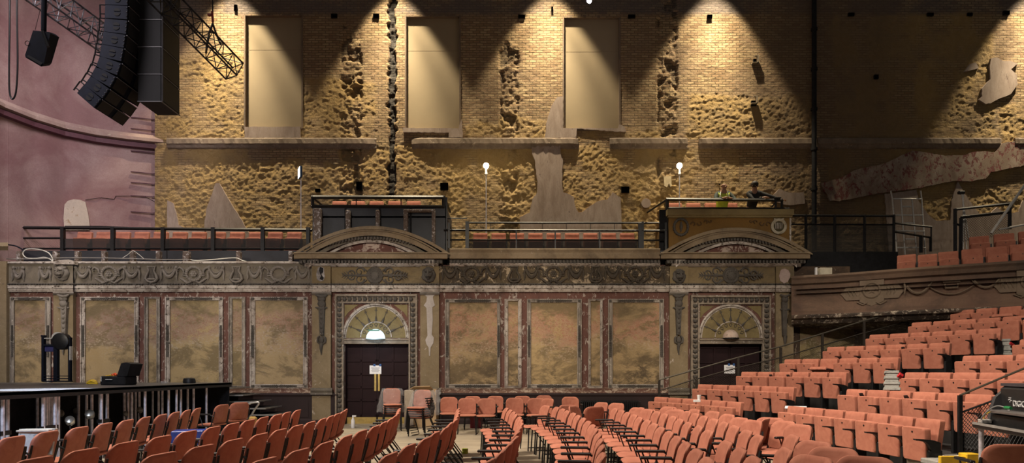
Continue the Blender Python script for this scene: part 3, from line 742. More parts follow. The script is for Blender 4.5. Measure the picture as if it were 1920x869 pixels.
# --- pilasters with herm consoles
def pilaster(n,x0,x1,kind):
    mb=MB(); arect(mb,x0,548,x1,800,0,.12)
    p=struct(mb.build('trim_%d'%n,PILM))
    b_=MB(); aband(b_,x0-3,x1+3,[(728,.12),(729,.16),(733,.19),(737,.16),(741,.2)]); b_.build('pilaster_base',peel('pilaster_base_grey%d'%n,(.15,.13,.10),(.1,.085,.07),(.4,.36,.33),None,s1=4,s2=9,chipt=.62),p)
    b_=MB(); aband(b_,x0-1,x1+1,[(548,.16),(550,.2),(553,.16)]); b_.build('pilaster_cap',ORNG,p)
    cx=(x0+x1)/2
    if kind=='ghost':   # scar of the lost ornament, bare white plaster
        g=MB(); aprism(g,[(cx-13,550),(cx+13,550),(cx+6,557),(cx+7,563),(cx+10,573),(cx+5,577),(cx+6,600),(cx+4,628),(cx+8,634),(cx+7,644),(cx+2,652),(cx+1,668),(cx-1,668),(cx-2,652),(cx-6,646),(cx-8,638),(cx-4,630),(cx-5,600),(cx-6,578),(cx-11,573),(cx-6,566),(cx-5,557)],.1,.135)
        g.build('ornament_scar',peel('bare_white_plaster',(.40,.36,.34),(.46,.42,.40),(.3,.24,.18),None,s1=2,s2=8,chipt=.68),p); return
    m=ORNG if kind=='grey' else ORN
    g=MB()
    g.tube([A(cx-11,553,.16),A(cx-5,556,.2),A(cx,557,.22),A(cx+5,556,.2),A(cx+11,553,.16)],[.02,.045,.05,.045,.02],7)
    g.ball(A(cx,561,.18),(.11,.07,.09),12,8)
    aprism(g,[(cx-6,566),(cx+6,566),(cx+4.5,600),(cx+3.5,628),(cx-3.5,628),(cx-4.5,600)],.1,.22)
    g.ball(A(cx,570,.2),(.11,.06,.1),10,6); 
    g.tube([A(cx-11,577,.15),A(cx-6,578,.18),A(cx,580,.21),A(cx+6,578,.18),A(cx+11,577,.15)],[.015,.03,.035,.03,.015],6)
    for k in range(5): g.ball(A(cx,586+9*k,.22),(.045,.03,.06),8,5)
    for s in (-1,1):
        g.tube([A(cx+s*3,630,.16),A(cx+s*7,634,.18),A(cx+s*7,642,.18),A(cx+s*2,645,.17)],[.02,.03,.03,.02],6)
    g.ball(A(cx,638,.18),(.07,.05,.1),10,6)
    g.tube([A(cx,644,.16),A(cx-1,654,.17),A(cx,666,.14)],[.05,.035,.01],6)
    g.build('herm_console',m,p,smooth=True)
pilaster(22,100,137,'grey'); pilaster(23,585,620,'dark'); pilaster(24,788,823,'ghost'); pilaster(25,1256,1290,'dark'); 
g=MB(); cx=1472
g.tube([A(cx-9,553,.16),A(cx,557,.22),A(cx+9,553,.16)],[.02,.05,.02],7); g.ball(A(cx,562,.18),(.1,.07,.1),10,6)
aprism(g,[(cx-5,566),(cx+5,566),(cx+3,630),(cx-3,630)],.1,.21); g.tube([A(cx-9,580,.15),A(cx,582,.2),A(cx+9,580,.15)],[.015,.035,.015],6); g.tube([A(cx,630,.16),A(cx,650,.15)],[.06,.012],6)
g.build('herm_console',ORN,bpy.data.objects['trim_29'],smooth=True)
mb=MB(); arect(mb,-60,490,12,800,0,.14); aband(mb,-60,15,[(455,.25),(462,.3),(470,.2)]); struct(mb.build('trim_28',PILM))
# --- wall panels
def panel(x0,x1,y0,y1,mi,ix0,ix1,iy0,iy1,n):
    mb=MB(); arect(mb,ix0-1,iy0-1,ix1+1,iy1+1,0,.008)
    p=struct(mb.build('trim_%d'%n,PAN[mi]))
    f=MB()
    def fr(a0,b0,a1,b1): 
        arect(f,a0,b0,a1,b1,0,.045)
    # frame as four mitred mouldings
    def mould(pts_out,pts_in):
        pass
    o,i=(x0,y0,x1,y1),(ix0,iy0,ix1,iy1)
    def ring(q0,q1,oo0,oo1):
        (a,b_,c_,d_),(e,f_,g,h)=q0,q1
        O=[(a,b_),(c_,b_),(c_,d_),(a,d_)]; I=[(e,f_),(g,f_),(g,h),(e,h)]
        vs=[A(x,y,oo0) for x,y in O]+[A(x,y,oo1) for x,y in I]
        f.add(vs,[(k,(k+1)%4,4+(k+1)%4,4+k) for k in range(4)])
    def lerp(t): return tuple(o[k]+(i[k]-o[k])*t for k in range(4))
    prof=[(0,0),(.02,.05),(.22,.06),(.28,.035),(.72,.035),(.78,.055),(.96,.04),(1,0)]
    for (t0,a),(t1,b_) in zip(prof,prof[1:]): ring(lerp(t0),lerp(t1),a,b_)
    f.build('panel_frame',WHITE if n%2 else peel('grey_frame_%d'%n,(.27,.235,.20),(.36,.32,.28),(.50,.45,.40),(.07,.055,.045),s1=2,s2=10,chipt=.58,soott=.55,chips=.06,stretch=(1.5,1,.6)),p)
    if ix1-ix0>40:
        g=MB(); bx=(x0+ix0)/2; cx2=(x1+ix1)/2
        def leaves(xa,ya,xb,yb,k):
            for j in range(k):
                t=(j+.5)/k; x=xa+(xb-xa)*t; y=ya+(yb-ya)*t; dx=(xb-xa);dy=(yb-ya);l=math.hypot(dx,dy);dx/=l;dy/=l
                sgn=1 if t<.5 else -1; w=2.6*(1-abs(2*t-1)*.55)
                for s in (-1,1):
                    g.tube([A(x,y,.04),A(x+dx*sgn*-3.2+dy*w*s,y+dy*sgn*-3.2+dx*w*s,.06)],[.032,.014],4)
            g.tube([A(xa,ya,.04),A(xb,yb,.04)],.010,4)
        m_=(x0+x1)/2; w_=(ix1-ix0)*.36
        leaves(m_-w_,(y0+iy0)/2,m_+w_,(y0+iy0)/2,18); leaves(m_-w_,(y1+iy1)/2,m_+w_,(y1+iy1)/2,18)
        leaves(bx,612,bx,668,16); leaves(cx2,612,cx2,668,16)
        for X_ in (bx,cx2):
            for Y_ in ((y0+iy0)/2,(y1+iy1)/2): arect(g,X_-2.3,Y_-2.3,X_+2.3,Y_+2.3,.03,.065)
        g.build('leaf_garlands',ORN,p)
    return p
n=30
for (x0,x1,ix0,ix1,mi) in [(18,95,27,84,0),(150,260,160,251,0),(270,300,278,293,0),(309,418,319,410,1),(428,460,436,453,1),(468,577,479,568,2),(834,938,843,932,3),(946,978,953,971,3),(988,1091,996,1082,4),(1103,1130,1108,1125,3),(1140,1245,1149,1236,3)]:
    dy=-2 if x0<600 else 2
    panel(x0,x1,559+dy,729,mi,ix0,ix1,(566 if ix1-ix0>40 else 563)+dy,(721 if ix1-ix0>40 else 724),n); n+=1
# --- doorways
GOLD=peel('olive_gold_lunette',(.17,.13,.055),(.21,.165,.075),(.4,.34,.25),(.07,.05,.03),s1=2,s2=8,chipt=.69)
EGG=peel('carved_cream_surround',(.27,.22,.17),(.2,.165,.13),(.42,.38,.34),(.08,.06,.045),s1=3,s2=12,chipt=.60,soott=.57)
DOORM=flat('dark_plum_door',(.016,.0065,.008),.75,0,.15,3); DOORM.node_tree.nodes['Principled BSDF'].inputs['Specular IOR Level'].default_value=.2
def doorway(idx,xl,xr,dx0,dx1,cx,ytop,ysp,ydoor,lamp):
    f=MB()   # carved architrave
    arect(f,xl,ytop,xr,ytop+4,0,.12); 
    arect(f,xl,ytop+4,xl+3,798,0,.12); arect(f,xr-3,ytop+4,xr,798,0,.12)
    arect(f,xl+13,ytop+17,xl+16,798,0,.10); arect(f,xr-16,ytop+17,xr-13,798,0,.10); arect(f,xl+13,ytop+14,xr-13,ytop+17,0,.10)
    arect(f,xl+3,ytop+4,xr-3,ytop+14,0,.05); arect(f,xl+3,ytop+14,xl+13,798,0,.05); arect(f,xr-13,ytop+14,xr-3,798,0,.05)
    tr=struct(f.build('trim_%d'%(50+idx*3),EGG))
    g=MB()
    def egg(x,y,vert):
        p=A(x,y,.08); g.ball(p,(.055,.04,.05),8,5)
        for s in (-1,1):
            if vert: g.tube([A(x+s*4,y-3,.06),A(x+s*3,y+1,.08),A(x,y+4,.06)],[.012,.02,.01],4)
            else: g.tube([A(x-3,y+s*4,.06),A(x+1,y+s*3,.08),A(x+4,y,.06)],[.012,.02,.01],4)
    y=ytop+20
    while y<790: egg(xl+8,y,True); egg(xr-8,y,True); y+=9.5
    x=xl+8
    while x<=xr-6: egg(x,ytop+9,False); x+=9.6
    g.build('leaf_carving',ORN,tr,smooth=True)
    # spandrel field + lunette
    s=MB(); arect(s,xl+15,ytop+17,xr-15,ysp,0,.02); sp_=struct(s.build('trim_%d'%(51+idx*3),RUST))
    s=MB(); R=(xr-xl)/2-16; 
    aprism(s,[(cx+R*math.cos(PI*i/28),ysp-2-(ysp-2-ytop-19)*math.sin(PI*i/28)) for i in range(29)],.0,.03); s.build('lunette',GOLD,sp_)
    for q in (-1,1):   # small gold spandrel corners
        s=MB(); aprism(s,[(cx+q*(R-2),ytop+20),(cx+q*(R-2),ytop+44),(cx+q*(R-9),ytop+34),(cx+q*(R-28),ytop+20)],.0,.035); s.build('spandrel_corner',GOLD,sp_)
    s=MB(); vs=[A(cx+R*math.cos(PI*i/36),ysp-2-(ysp-2-ytop-19)*math.sin(PI*i/36),.05) for i in range(37)]; s.tube(vs,.036,6)
    s.tube([A(cx+(R-4)*math.cos(PI*i/36),ysp-2-(ysp-6-ytop-19)*math.sin(PI*i/36),.03) for i in range(37)],.02,5)
    s.tube([A(cx+29*math.cos(PI*i/24),ysp-3-29*math.sin(PI*i/24),.04) for i in range(25)],.017,5)
    s.build('arch_moulding',WHITE,sp_)
    s=MB()
    for k in range(7):
        a=PI*(k+1)/8
        def q(r,o=.04): return A(cx+r*math.cos(a)*(R/61),ysp-3-r*math.sin(a),o)
        def q2(r,t,o=.04): return A(cx+(r*math.cos(a)-t*math.sin(a))*(R/61),ysp-3-(r*math.sin(a)+t*math.cos(a)),o)
        s.tube([q(30),q(35,.05),q(40)],[.034,.03,.012],6); s.tube([q(38),q(54)],.009,5); s.tube([q2(51,-2.6),q(49.5,.04),q2(51,2.6)],.011,5)
        s.tube([q(53),q(57)],[.02,.004],5)
        for t_ in (-1,1): s.tube([q(20),q2(24,t_*3),q(27)],.008,4)
    s.build('ray_ornaments',ORN,sp_)
    l=MB(); aband(l,xl+14,xr-14,[(ysp-1,.04),(ysp,.10),(ysp+2,.10),(ysp+3,.05),(ysp+6,.05),(ysp+7,.10),(ysp+9,.10),(ysp+10,.0)]); l.build('lintel_shelf',EGG,tr)
    # door leaves set in the opening
    r=MB(); 
    dr=struct(thing('door_%d'%idx,None,None,A((dx0+dx1)/2,797,-.2)))
    mid=(dx0+dx1)/2
    for a,b_ in ((dx0,mid-.4),(mid+.4,dx1)):
        lf=MB(); arect(lf,a,ydoor,b_,797,-.22,-.17)
        w=b_-a; c0=a+3; c1=b_-3; cm=(c0+c1)/2
        rows=[(ydoor+8,ydoor+32),(ydoor+36,ydoor+57),(ydoor+61,ydoor+82),(ydoor+86,ydoor+106),(ydoor+110,778)]
        # stiles and rails raised around sunk panels
        for xx0,xx1 in ((a,c0),(cm-1.6,cm+1.6),(c1,b_)): arect(lf,xx0,ydoor,xx1,797,-.17,-.145)
        ys=[ydoor]+[v for r_ in rows for v in r_]+[797]
        for k in range(0,len(ys),2): arect(lf,a,ys[k],b_,ys[k+1],-.17,-.145)
        leaf=lf.build('door_leaf',DOORM,dr)
        k_=MB(); arect(k_,a+1,783,b_-1,796.5,-.145,-.138); k_.build('kick_plate',BRASS if idx==2 else BRASS,leaf)
        e=MB(); hx=(mid-7,mid-2) if a==dx0 else (mid+2,mid+7)
        if idx==1: arect(e,mid-5.2 if a==dx0 else mid+1.5,702,mid-1.5 if a==dx0 else mid+5.2,734,-.145,-.13); e.build('push_plate',BRASS,leaf)
    fm=MB(); arect(fm,dx0-3,ydoor-3,dx0,797,-.3,.0); arect(fm,dx1,ydoor-3,dx1+3,797,-.3,.0); arect(fm,dx0-3,ydoor-4,dx1+3,ydoor,-.3,.0); fm.build('door_frame',DOORM,dr)
    # notice taped on the door
    nb=MB(); nx0,ny0,nx1,ny1=((693,686,715,702) if idx==1 else (1358,685,1378,701))
    arect(nb,nx0,ny0,nx1,ny1,-.145,-.137)
    no=nb.build('paper_notice',PAPER); tag(no,'white paper notice taped over the brass push plates of the double door' if idx==1 else 'white paper notice on the dark door behind the stepped seating rail','notice')
    tb=MB(); 
    for k in range(4): arect(tb,nx0+3+(k%2),ny0+4+k*2.4,nx1-3-(k%2)*2,ny0+5+k*2.4,-.137,-.1355)
    tb.build('text_line',flat('grey_print%d'%idx,(.25,.25,.27),.8),no)
    tp=MB(); 
    BT_=flat('blue_tape%d'%idx,(.02,.08,.25),.6)
    for xx in (nx0+9,nx1-2): tp=MB(); arect(tp,xx-2,ny0-3,xx+2,ny0+1.5,-.137,-.133); tp.build('blue_tape',BT_,no)
doorway(1,628,782,648,766,705,552,636,643,True); doorway(2,1296,1446,1310,1428,1370,554,636,646,False)
# dome lamps over the doors
def dome(px,py,r,lit,label):
    c=A(px,py,.06); t=thing('wall_lamp',label,'lamp',c,0,'dome lamps above the doors')
    g=MB(); prof=[(r*math.cos(a),r*1.05*math.sin(a)) for a in [PI/2*i/8 for i in range(9)]]
    g.lathe(prof,24,Matrix.Translation(c)); 
    g.build('glass_dome',emit('lit_dome',(.62,.85,1.0),1.6) if lit else peel('unlit_mottled_dome',(.45,.34,.28),(.52,.42,.36),(.2,.15,.12),None,s1=6,s2=10,chipt=.62),t,smooth=True)
    b_=MB(); b_.lathe([(r*1.05,-.03),(r*1.05,.0)],24,Matrix.Translation(c)); b_.build('rim',M_['black'] if not lit else flat('dome_rim',(.2,.25,.27),.5),t)
    if lit: 
        q=MB(); q.box(c.x-r*.6,c.x+r*.6,c.y-r*.98,c.y-r*.90,c.z+r*.78,c.z+r*.92); q.build('sign_strip',flat('dark_green_strip',(.01,.08,.05),.5),t)
        li=bpy.data.lights.new('dome_light','POINT'); li.energy=14; li.color=(.65,.85,1); li.shadow_soft_size=.15; lo=bpy.data.objects.new('dome_light',li); lo.location=c+Vector((0,-.5,.0)); C.objects.link(lo)
dome(704.5,636,.26,True,'glowing bluish dome lamp over the left double door')
dome(1370,634,.22,False,'unlit mottled pinkish dome lamp over the right double door')
# ================================================================= CHAIRS
def frame_mat(): return BLACK
def fr_map(y0,tilt,conc,th,bev=.008):
    pass
def make_chair(variant='a'):
    t=thing('stacking_chair','coral','chair')
    # seat pad
    mb=MB(); ol=rrect(.44,.43,.09,0,-.02,5,.10)
    def top(u,v,e): return Vector((u,v,.462-.010*e-.012*(u/.22)**2*(1)-(.02*max(0,(-v-.12)/.12)**2)))
    def bot(u,v,e): return Vector((u*.97,v*.97,.420+.006*e))
    mb.pad(ol,top,bot,(1,.96,.8,.5)); mb.build('seat',CORAL,t,smooth=True)
    # backrest
    mb=MB(); ol=rrect(.43,.37,.11,0,.645,6,.06)
    def yb(u,v): return .175+.22*(v-.46)-.05*(u/.215)**2
    def fro(u,v,e): return Vector((u,yb(u,v)-.017+.009*e,v))
    def bac(u,v,e): return Vector((u,yb(u,v)+.017-.007*e,v))
    mb.pad(ol,fro,bac,(1,.965,.8,.5,.25)); mb.build('backrest',CORAL,t,smooth=True)
    for s in (-1,1):
        l=MB().tube([(s*.19,-.19,.42),(s*.215,-.215,.0)],.0125,6); l.build('leg',BLACK,t)
        l=MB().tube([(s*.20,.02,.41),(s*.215,.20,.16),(s*.22,.30,.02),(s*.22,.27,.008),(s*.218,-.05,.008)],.010,6); l.build('leg',BLACK,t)
        l=MB().box(s*.235-.012,s*.235+.012,.125,.15,.40,.50).add([],[]); 
        l=MB().tube([(s*.222,.10,.405),(s*.228,.135,.45),(s*.226,.185,.62),(s*.226,.2,.70)],[.013,.016,.016,.014],4); l.build('back_upright',BLACK,t)
    mb=MB().tube([(-.2,.03,.408),(.2,.03,.408)],.011,5).tube([(-.19,-.17,.41),(.19,-.17,.41)],.011,5).tube([(-.2,-.17,.412),(-.2,.12,.412)],.011,5).tube([(.2,-.17,.412),(.2,.12,.412)],.011,5)
    mb.build('seat_frame',BLACK,t)
    mb=MB()
    a=Matrix.Translation((.262,0,0))
    mb.bbox(-.024,.024,-.17,.14,.634,.662,.008,a); mb.build('armrest',BLACK,t)
    MB().tube([(.262,-.10,.64),(.262,-.02,.42),(.2,-.02,.41)],.009,5).build('arm_support',BLACK,t); MB().tube([(.262,.12,.645),(.235,.19,.60)],.012,5).build('arm_bracket',BLACK,t)
    return t
def chair_lbl(o,label,group=None):
    o['label']=label
    if group: o['group']=group
    elif 'group' in o: del o['group']
proto_c=make_chair(); used=[False]
def place_chair(x,y,rz,label,group=None,z=0,tilt=0,name=None):
    if not used[0]: o=proto_c; used[0]=True
    else: o=copy_tree(proto_c)
    o.location=(x,y,z); o.rotation_euler=(tilt,0,rz); chair_lbl(o,label,group); return o
ORD=['first','second','third','fourth','fifth','sixth','seventh','eighth','ninth','tenth','eleventh','twelfth','thirteenth','fourteenth','fifteenth','sixteenth']
rowfit={'A':([-0.014,0.1334,-5.3374],11.1,.535,11),'B':([-0.0111,0.1777,-4.259],10.55,.523,12),'C':([-0.0288,0.4504,-4.3708],10.75,.521,12),
'D':([-0.0275,0.4149,-3.2182],10.9,.563,12),'E':([-0.0219,0.3581,-2.2375],10.9,.586,11),'F':([-0.0239,0.3905,-1.4792],11.08,.536,13),'G':([-0.0217,0.3675,-0.5549],11.37,.533,13),
'H':([-0.0141,0.2758,0.4982],10.96,.52,13),'I':([-0.018,0.363,0.5345],11.21,.535,13),'J':([-0.0172,0.3736,0.8525],11.3,.545,12)}
names={'A':'row nearest the stage','B':'second row from the stage','C':'third row from the stage','D':'fourth row from the stage','E':'row left of the aisle','F':'first row right of the aisle','G':'second row right of the aisle','H':'third row right of the aisle','I':'fourth row right of the aisle','J':'fifth row right of the aisle'}
random.seed(3)
gap_skip={('I',9),('J',10)}
for k,(c,y0,p,n) in rowfit.items():
    nm=names[k]
    y=y0; cnt=0
    for i in range(n):
        sl=2*c[0]*y+c[1]; 
        x=c[0]*y*y+c[1]*y+c[2]; a=math.atan(-sl)       # direction of the row coming nearer
        if (k,i) in gap_skip: y-=p*math.cos(a); continue
        ph=a-PI/2+random.uniform(-.035,.035)
        if k=='A' : ph+=.06
        fx,fy=math.sin(ph),-math.cos(ph)
        # y is the back top; origin is .235 in front of it
        place_chair(x+fx*.235+random.uniform(-.012,.012),y+fy*.235+random.uniform(-.012,.012),ph,'coral stacking chair, %s from the far end of the %s'%(ORD[cnt],nm),'coral chairs in the %s'%nm)
        y-=p*math.cos(a); cnt+=1
def back_at(px,py,ph,label,group=None,T=.82,z=0):
    s=(py-HY)/(EYE-T-z); Y=F/s; x=(px-CX)/s; fx,fy=math.sin(ph),-math.cos(ph)
    return place_chair(x+fx*.235,Y+fy*.235,ph,label,group,z)
G='loose coral chairs scattered by the stepped seating'
K=[(1304,769,-1.4),(1339,773,-1.35),(1367,778.8,-1.4),(1390,785,-1.35),(1414,790,-1.3),(1446,785,-.75),(1473.5,791.6,-1.25),(1500.7,798,-1.2),(1489.5,819,-1.75),(1531,830,-1.2),(1566,842,-.8),(1528,858,-1.2),(1624,859,-.6)]
KL=['farthest one behind the fifth row','second farthest one behind the fifth row','third one coming nearer behind the fifth row','fourth one coming nearer behind the fifth row','fifth one coming nearer behind the fifth row','broad-faced one turned towards the camera','one standing against the lowest tip-up row','one right beside the lowest tip-up row, nearer','narrow-looking one turned sharply to the left','large one in the foreground right','broad one in the right foreground facing the camera','cropped one at the lower edge right of centre','cropped broad one lowest of all at the bottom edge']
for (x,y,ph),l in zip(K,KL): back_at(x,y,ph,'coral chair among the scattered ones, %s'%l,G)
back_at(1437,787,-2.2,'coral chair twisted out of line, its edge a thin blade among scattered chairs',G)
back_at(419,760,-1.75,'coral chair standing alone by the end of the stage, seat seen from behind')
back_at(451,756,-2.2,'coral chair turned edge-on in front of the aluminium stage steps')
back_at(1116,764,-2.75,'coral chair turned its dark back to the camera, near the radiator')
back_at(1129.6,756,-1.0,'coral chair beyond the one turned backwards, near the radiator')
back_at(1158,757.5,-.9,'coral chair at the radiator, overlapped by another chair back')
back_at(1197,766,-1.1,'coral chair at the far end below the first tier, left of its neighbour')
back_at(1217.5,769,-1.15,'coral chair at the far end below the first tier, right of its neighbour')
back_at(1256,764.5,-1.0,'coral chair tucked against the first tip-up row, leftmost there')
back_at(1268,770,-.9,'coral chair tucked against the first tip-up row, in front of the leftmost')
back_at(1024.7,762,-1.25,'coral chair at the far end beyond the second row right of the aisle')
back_at(1029,749,-.9,'coral chair standing between the wall row and the chair rows')
back_at(1896,836,2.95,'coral chair alone in the bottom right corner, seen from behind under the desk')
GW='coral chairs lined up along the dado wall'
for x,y,ph,l in [(842,746,.1,'leftmost, beside the wrapped stacks'),(876,748,.05,'second from the left, front row'),(913,748.5,-.05,'third from the left, front row'),(965,747.5,0,'fourth from the left, front row'),(1006,748,-.1,'fifth from the left, front row'),(1069,745.5,.0,'alone on the right by the radiator')]:
    back_at(x,y,ph,'coral chair along the dado wall, %s'%l,GW)
for x,y,ph,l in [(886,744.2,.1,'behind the second one'),(929,743.8,-.1,'behind the third one'),(979,743.8,.15,'behind the fourth one'),(1020,742.6,-.1,'behind the fifth one')]:
    back_at(x,y,ph,'coral chair in the back line along the dado wall, %s'%l,GW)
for j,(x,y) in enumerate([(1063,761),(1074,763)]): back_at(x,y,.5+.5*j,'low coral chair back showing above the second row by the radiator, %s of two'%('left' if j==0 else 'right'),None,T=.82)
# wrapped stacks beside the door
WRAP,nt,b=newmat('clear_film'); b.inputs['Base Color'].default_value=(.9,.9,.95,1); b.inputs['Roughness'].default_value=.1; b.inputs['Alpha'].default_value=.19; b.inputs['Specular IOR Level'].default_value=1.0
bump(nt,b,noise(nt,N(nt,'ShaderNodeTexCoord').outputs['Object'],9,5,.7,2.5),1.0,.08)
def stackof(px,py,ph,n,which):
    s=(py-HY)/EYE; Y=F/s; x=(px-CX)/s
    for k in range(n):
        fx,fy=math.sin(ph),-math.cos(ph)
        place_chair(x+fx*.03*k,Y+fy*.03*k,ph,'coral chair in the film-wrapped %s stack, %s from the floor'%(which,ORD[k]),'film-wrapped stacked chairs',z=.055*k)
    mb=MB(); R=Matrix.Translation((x,Y,0))@Matrix.Rotation(ph,4,'Z')
    vs=[];fs=[]; seg=30; lv=[(.46,.33,.33),(.50,.35,.35),(.62,.33,.33),(.80,.30,.28),(.96,.27,.22),(1.04,.23,.12)]
    for z_,rx,ry in lv:
        for q in range(seg):
            t=2*PI*q/seg; w=1+.09*math.sin(5*t+z_*9)+.06*math.sin(11*t+z_*17)+random.uniform(-.03,.03)
            yo=.02+max(0,z_-.6)*.32
            vs.append(R@Vector((rx*w*math.cos(t),ry*w*math.sin(t)+yo,z_+random.uniform(-.015,.015))))
    for a in range(len(lv)-1):
        for q in range(seg): fs.append((a*seg+q,a*seg+(q+1)%seg,(a+1)*seg+(q+1)%seg,(a+1)*seg+q))
    fs.append(tuple((len(lv)-1)*seg+q for q in range(seg)))
    o=mb.add(vs,fs).build('plastic_wrap',WRAP,smooth=True); tag(o,'crumpled clear plastic film over the %s stack of chairs'%which,'plastic film')
stackof(735,808,.25,5,'left'); stackof(790,818,-.35,5,'right')
# ================================================================= TIP-UP SEATS
def make_tip(arm_up=False,down=False,mat=CORAL,noarm=False):
    t=thing('tip_up_seat','coral','seat')
    mb=MB(); ol=rrect(.41,.43,.03,0,.535,4,.025)
    if down:
        ol=[(u,v) for u,v in rrect(.425,.40,.04,0,0,4,.04)]
        mb.pad(ol,lambda u,v,e:Vector((u,-.10+v*.93,.63+v*-.20-.008*e)),lambda u,v,e:Vector((u,-.12+v*.93,.56+v*-.20+.01*e)),(1,.95,.6))
    else:
        def f_(u,v,e): 
            bul=.012*(1-(u/.2125)**2)
            lowz=-.03*(1-(u/.2125)**2) if v<.36 else 0
            return Vector((u,-.115+.10*(.75-v)*.6-bul+.012*e,v+lowz-(.11 if noarm else 0)))
        def b2(u,v,e): return Vector((u*.98,-.02+.03*(.75-v)-.004*e,v-(.11 if noarm else 0)))
        mb.pad(ol,f_,b2,(1,.96,.8,.5))
    pan=mb.build('seat_pan',mat,t,smooth=True)
    d=MB()
    if not down:
        d.lathe([(.013,0),(.013,.006),(.008,.007)],10,Matrix.Translation((0,-.118,.58 if noarm else .69))@Matrix.Rotation(PI/2,4,'X')); d.build('number_disc',BLACK,pan)
    mb=MB(); ol=rrect(.425,.51,.03,0,.60,4,.03)
    def bf(u,v,e): return Vector((u,.035+.16*(v-.35)-.02*(u/.215)**2+.010*e,v))
    def bb(u,v,e): return Vector((u,.105+.16*(v-.35)-.008*e,v))
    mb.pad(ol,bf,bb,(1,.95,.7)); mb.build('backrest',mat,t,smooth=True)
    mb=MB(); s=.236
    mb.bbox(s-.022,s+.022,-.095,.10,.0,.47,.008); mb.build('pedestal',BLACK,t)
    mb=MB()
    prof=[(-.27,.602),(-.275,.622),(-.17,.617),(-.02,.60),(.07,.57),(.07,.46),(-.06,.46),(-.09,.54),(-.14,.580),(-.20,.596)] if not (arm_up or noarm) else ([(.0,.46),(.09,.46),(.09,.62),(.02,.62)] if noarm else [(.02,.46),(.09,.46),(.09,.60),(.06,.72),(.0,.80),(-.03,.79),(.01,.70),(.03,.58)])
    vs=[Vector((s-.026,a,b_)) for a,b_ in prof]+[Vector((s+.026,a,b_)) for a,b_ in prof]; n=len(prof)
    mb.add(vs,[tuple(range(n)),tuple(range(2*n-1,n-1,-1))]+[(i,(i+1)%n,n+(i+1)%n,n+i) for i in range(n)]); mb.build('armrest',BLACK,t)
    return t
tp={'n':make_tip(),'u':make_tip(True),'d':make_tip(False,True),'g':make_tip(noarm=True)}; tused=set()
def place_tip(kind,loc,rz,label,group,sc=1.0):
    if kind not in tused: o=tp[kind]; tused.add(kind)
    else: o=copy_tree(tp[kind])
    o.location=loc; o.rotation_euler=(0,0,rz)
    o['label']=label; o['group']=group; return o
LAM=.75/.7
q=[.5292,.44*LAM,3.0271*LAM,14.0228*LAM,1.0012*LAM,.2834*LAM,1.1653*LAM,.0466*LAM,-.0845/LAM,.003/LAM/LAM,.008]
def tier(r,u,off=0.0,side=0.0):    # position & direction along row r at arc length u
    X=q[2]+q[4]*(r-1); Y=q[3]+q[7]*(r-1); n=16
    for j in range(n):
        t=(j+.5)/n*u; a=q[0]+q[10]*(r-1)+q[8]*t+q[9]*t*t; X+=math.sin(a)*u/n; Y-=math.cos(a)*u/n
    a=q[0]+q[10]*(r-1)+q[8]*u+q[9]*u*u
    return X+off*math.cos(a),Y+off*math.sin(a),a    # off>0 : away from the stage
RISE=q[5]
RN=['lowest','second','third','fourth','fifth','sixth','seventh','eighth','ninth']
ups={(1,0):0,(2,12):0,(2,9):0,(3,1):1,(3,2):1,(2,6):1,(2,8):1,(4,6):0,(5,3):1,(7,4):1,(4,2):0}
downs={(4,2),(8,2)}
for r in range(1,9):
    na=6; nb={1:7,2:7,3:6,4:4,5:3,6:2,7:0,8:0}[r]
    for i in range(na+nb):
        u=(i+.5)*q[1]+(q[6] if i>=na else 0)
        x,y,a=tier(r,u,.12)
        if (x/ y)>.87: continue
        kind='d' if (r,i) in downs else ('u' if ups.get((r,i)) else 'n')
        blk='far block' if i<na else 'near block'
        j=i if i<na else i-na
        place_tip(kind,(x,y,RISE*(r-1)),a-PI/2,'coral tip-up seat, %s from left, %s, %s tier row'%(ORD[j],blk,RN[r-1]),'tip-up seats in the %s tier row'%RN[r-1])
# steps under the seats
PLAT=flat('black_tier_carpet',(.016,.015,.015),.8,0,.25,9)
STEPN=flat('step_nosing_grey',(.34,.35,.36),.5,.4,.3,18)
pt=thing('seating_platform','black stepped platform carrying the tip-up seat rows on the right','platform',(0,0,0))
for r in range(1,10):
    mb=MB(); us=[-.15+.33*k for k in range(24)]; f_=[];b_=[]
    h0=-.0 if r==1 else RISE*(r-2)+.0; h1=max(.012,RISE*(r-1))
    o0=-.16 if r>1 else -.0; 
    for u in us:
        f_.append(tier(r,u,o0)[:2]); b_.append(tier(r,u,1.4)[:2])
    n=len(us); vs=[(x,y,0) for x,y in f_]+[(x,y,h1) for x,y in f_]+[(x,y,0) for x,y in b_]+[(x,y,h1) for x,y in b_]; fs=[]
    for k in range(n-1): fs+=[(k,k+1,n+k+1,n+k),(n+k,n+k+1,3*n+k+1,3*n+k),(2*n+k,3*n+k,3*n+k+1,2*n+k+1)]
    fs+=[(0,n,3*n,2*n),(n-1,3*n-1-0,4*n-1,2*n-1)]
    fs=[f for f in fs]; fs[-1]=(n-1,2*n-1,4*n-1,3*n-1)
    mb.add(vs,fs).build('tier',PLAT,pt)
for r in range(2,8):   # aisle half-steps with pale nosing
    ua=6*q[1]+.12; ub=6*q[1]+q[6]-.12
    mb=MB(); P0=tier(r,ua,-.52);P1=tier(r,ub,-.52);P2=tier(r,ub,-.15);P3=tier(r,ua,-.15); zt=RISE*(r-1.5)
    mb.add([(P0[0],P0[1],zt-.15),(P1[0],P1[1],zt-.15),(P2[0],P2[1],zt-.15),(P3[0],P3[1],zt-.15),(P0[0],P0[1],zt),(P1[0],P1[1],zt),(P2[0],P2[1],zt),(P3[0],P3[1],zt)],[(0,1,5,4),(1,2,6,5),(2,3,7,6),(3,0,4,7),(4,5,6,7),(0,3,2,1)])
    mb.build('aisle_step',STEPN,pt)
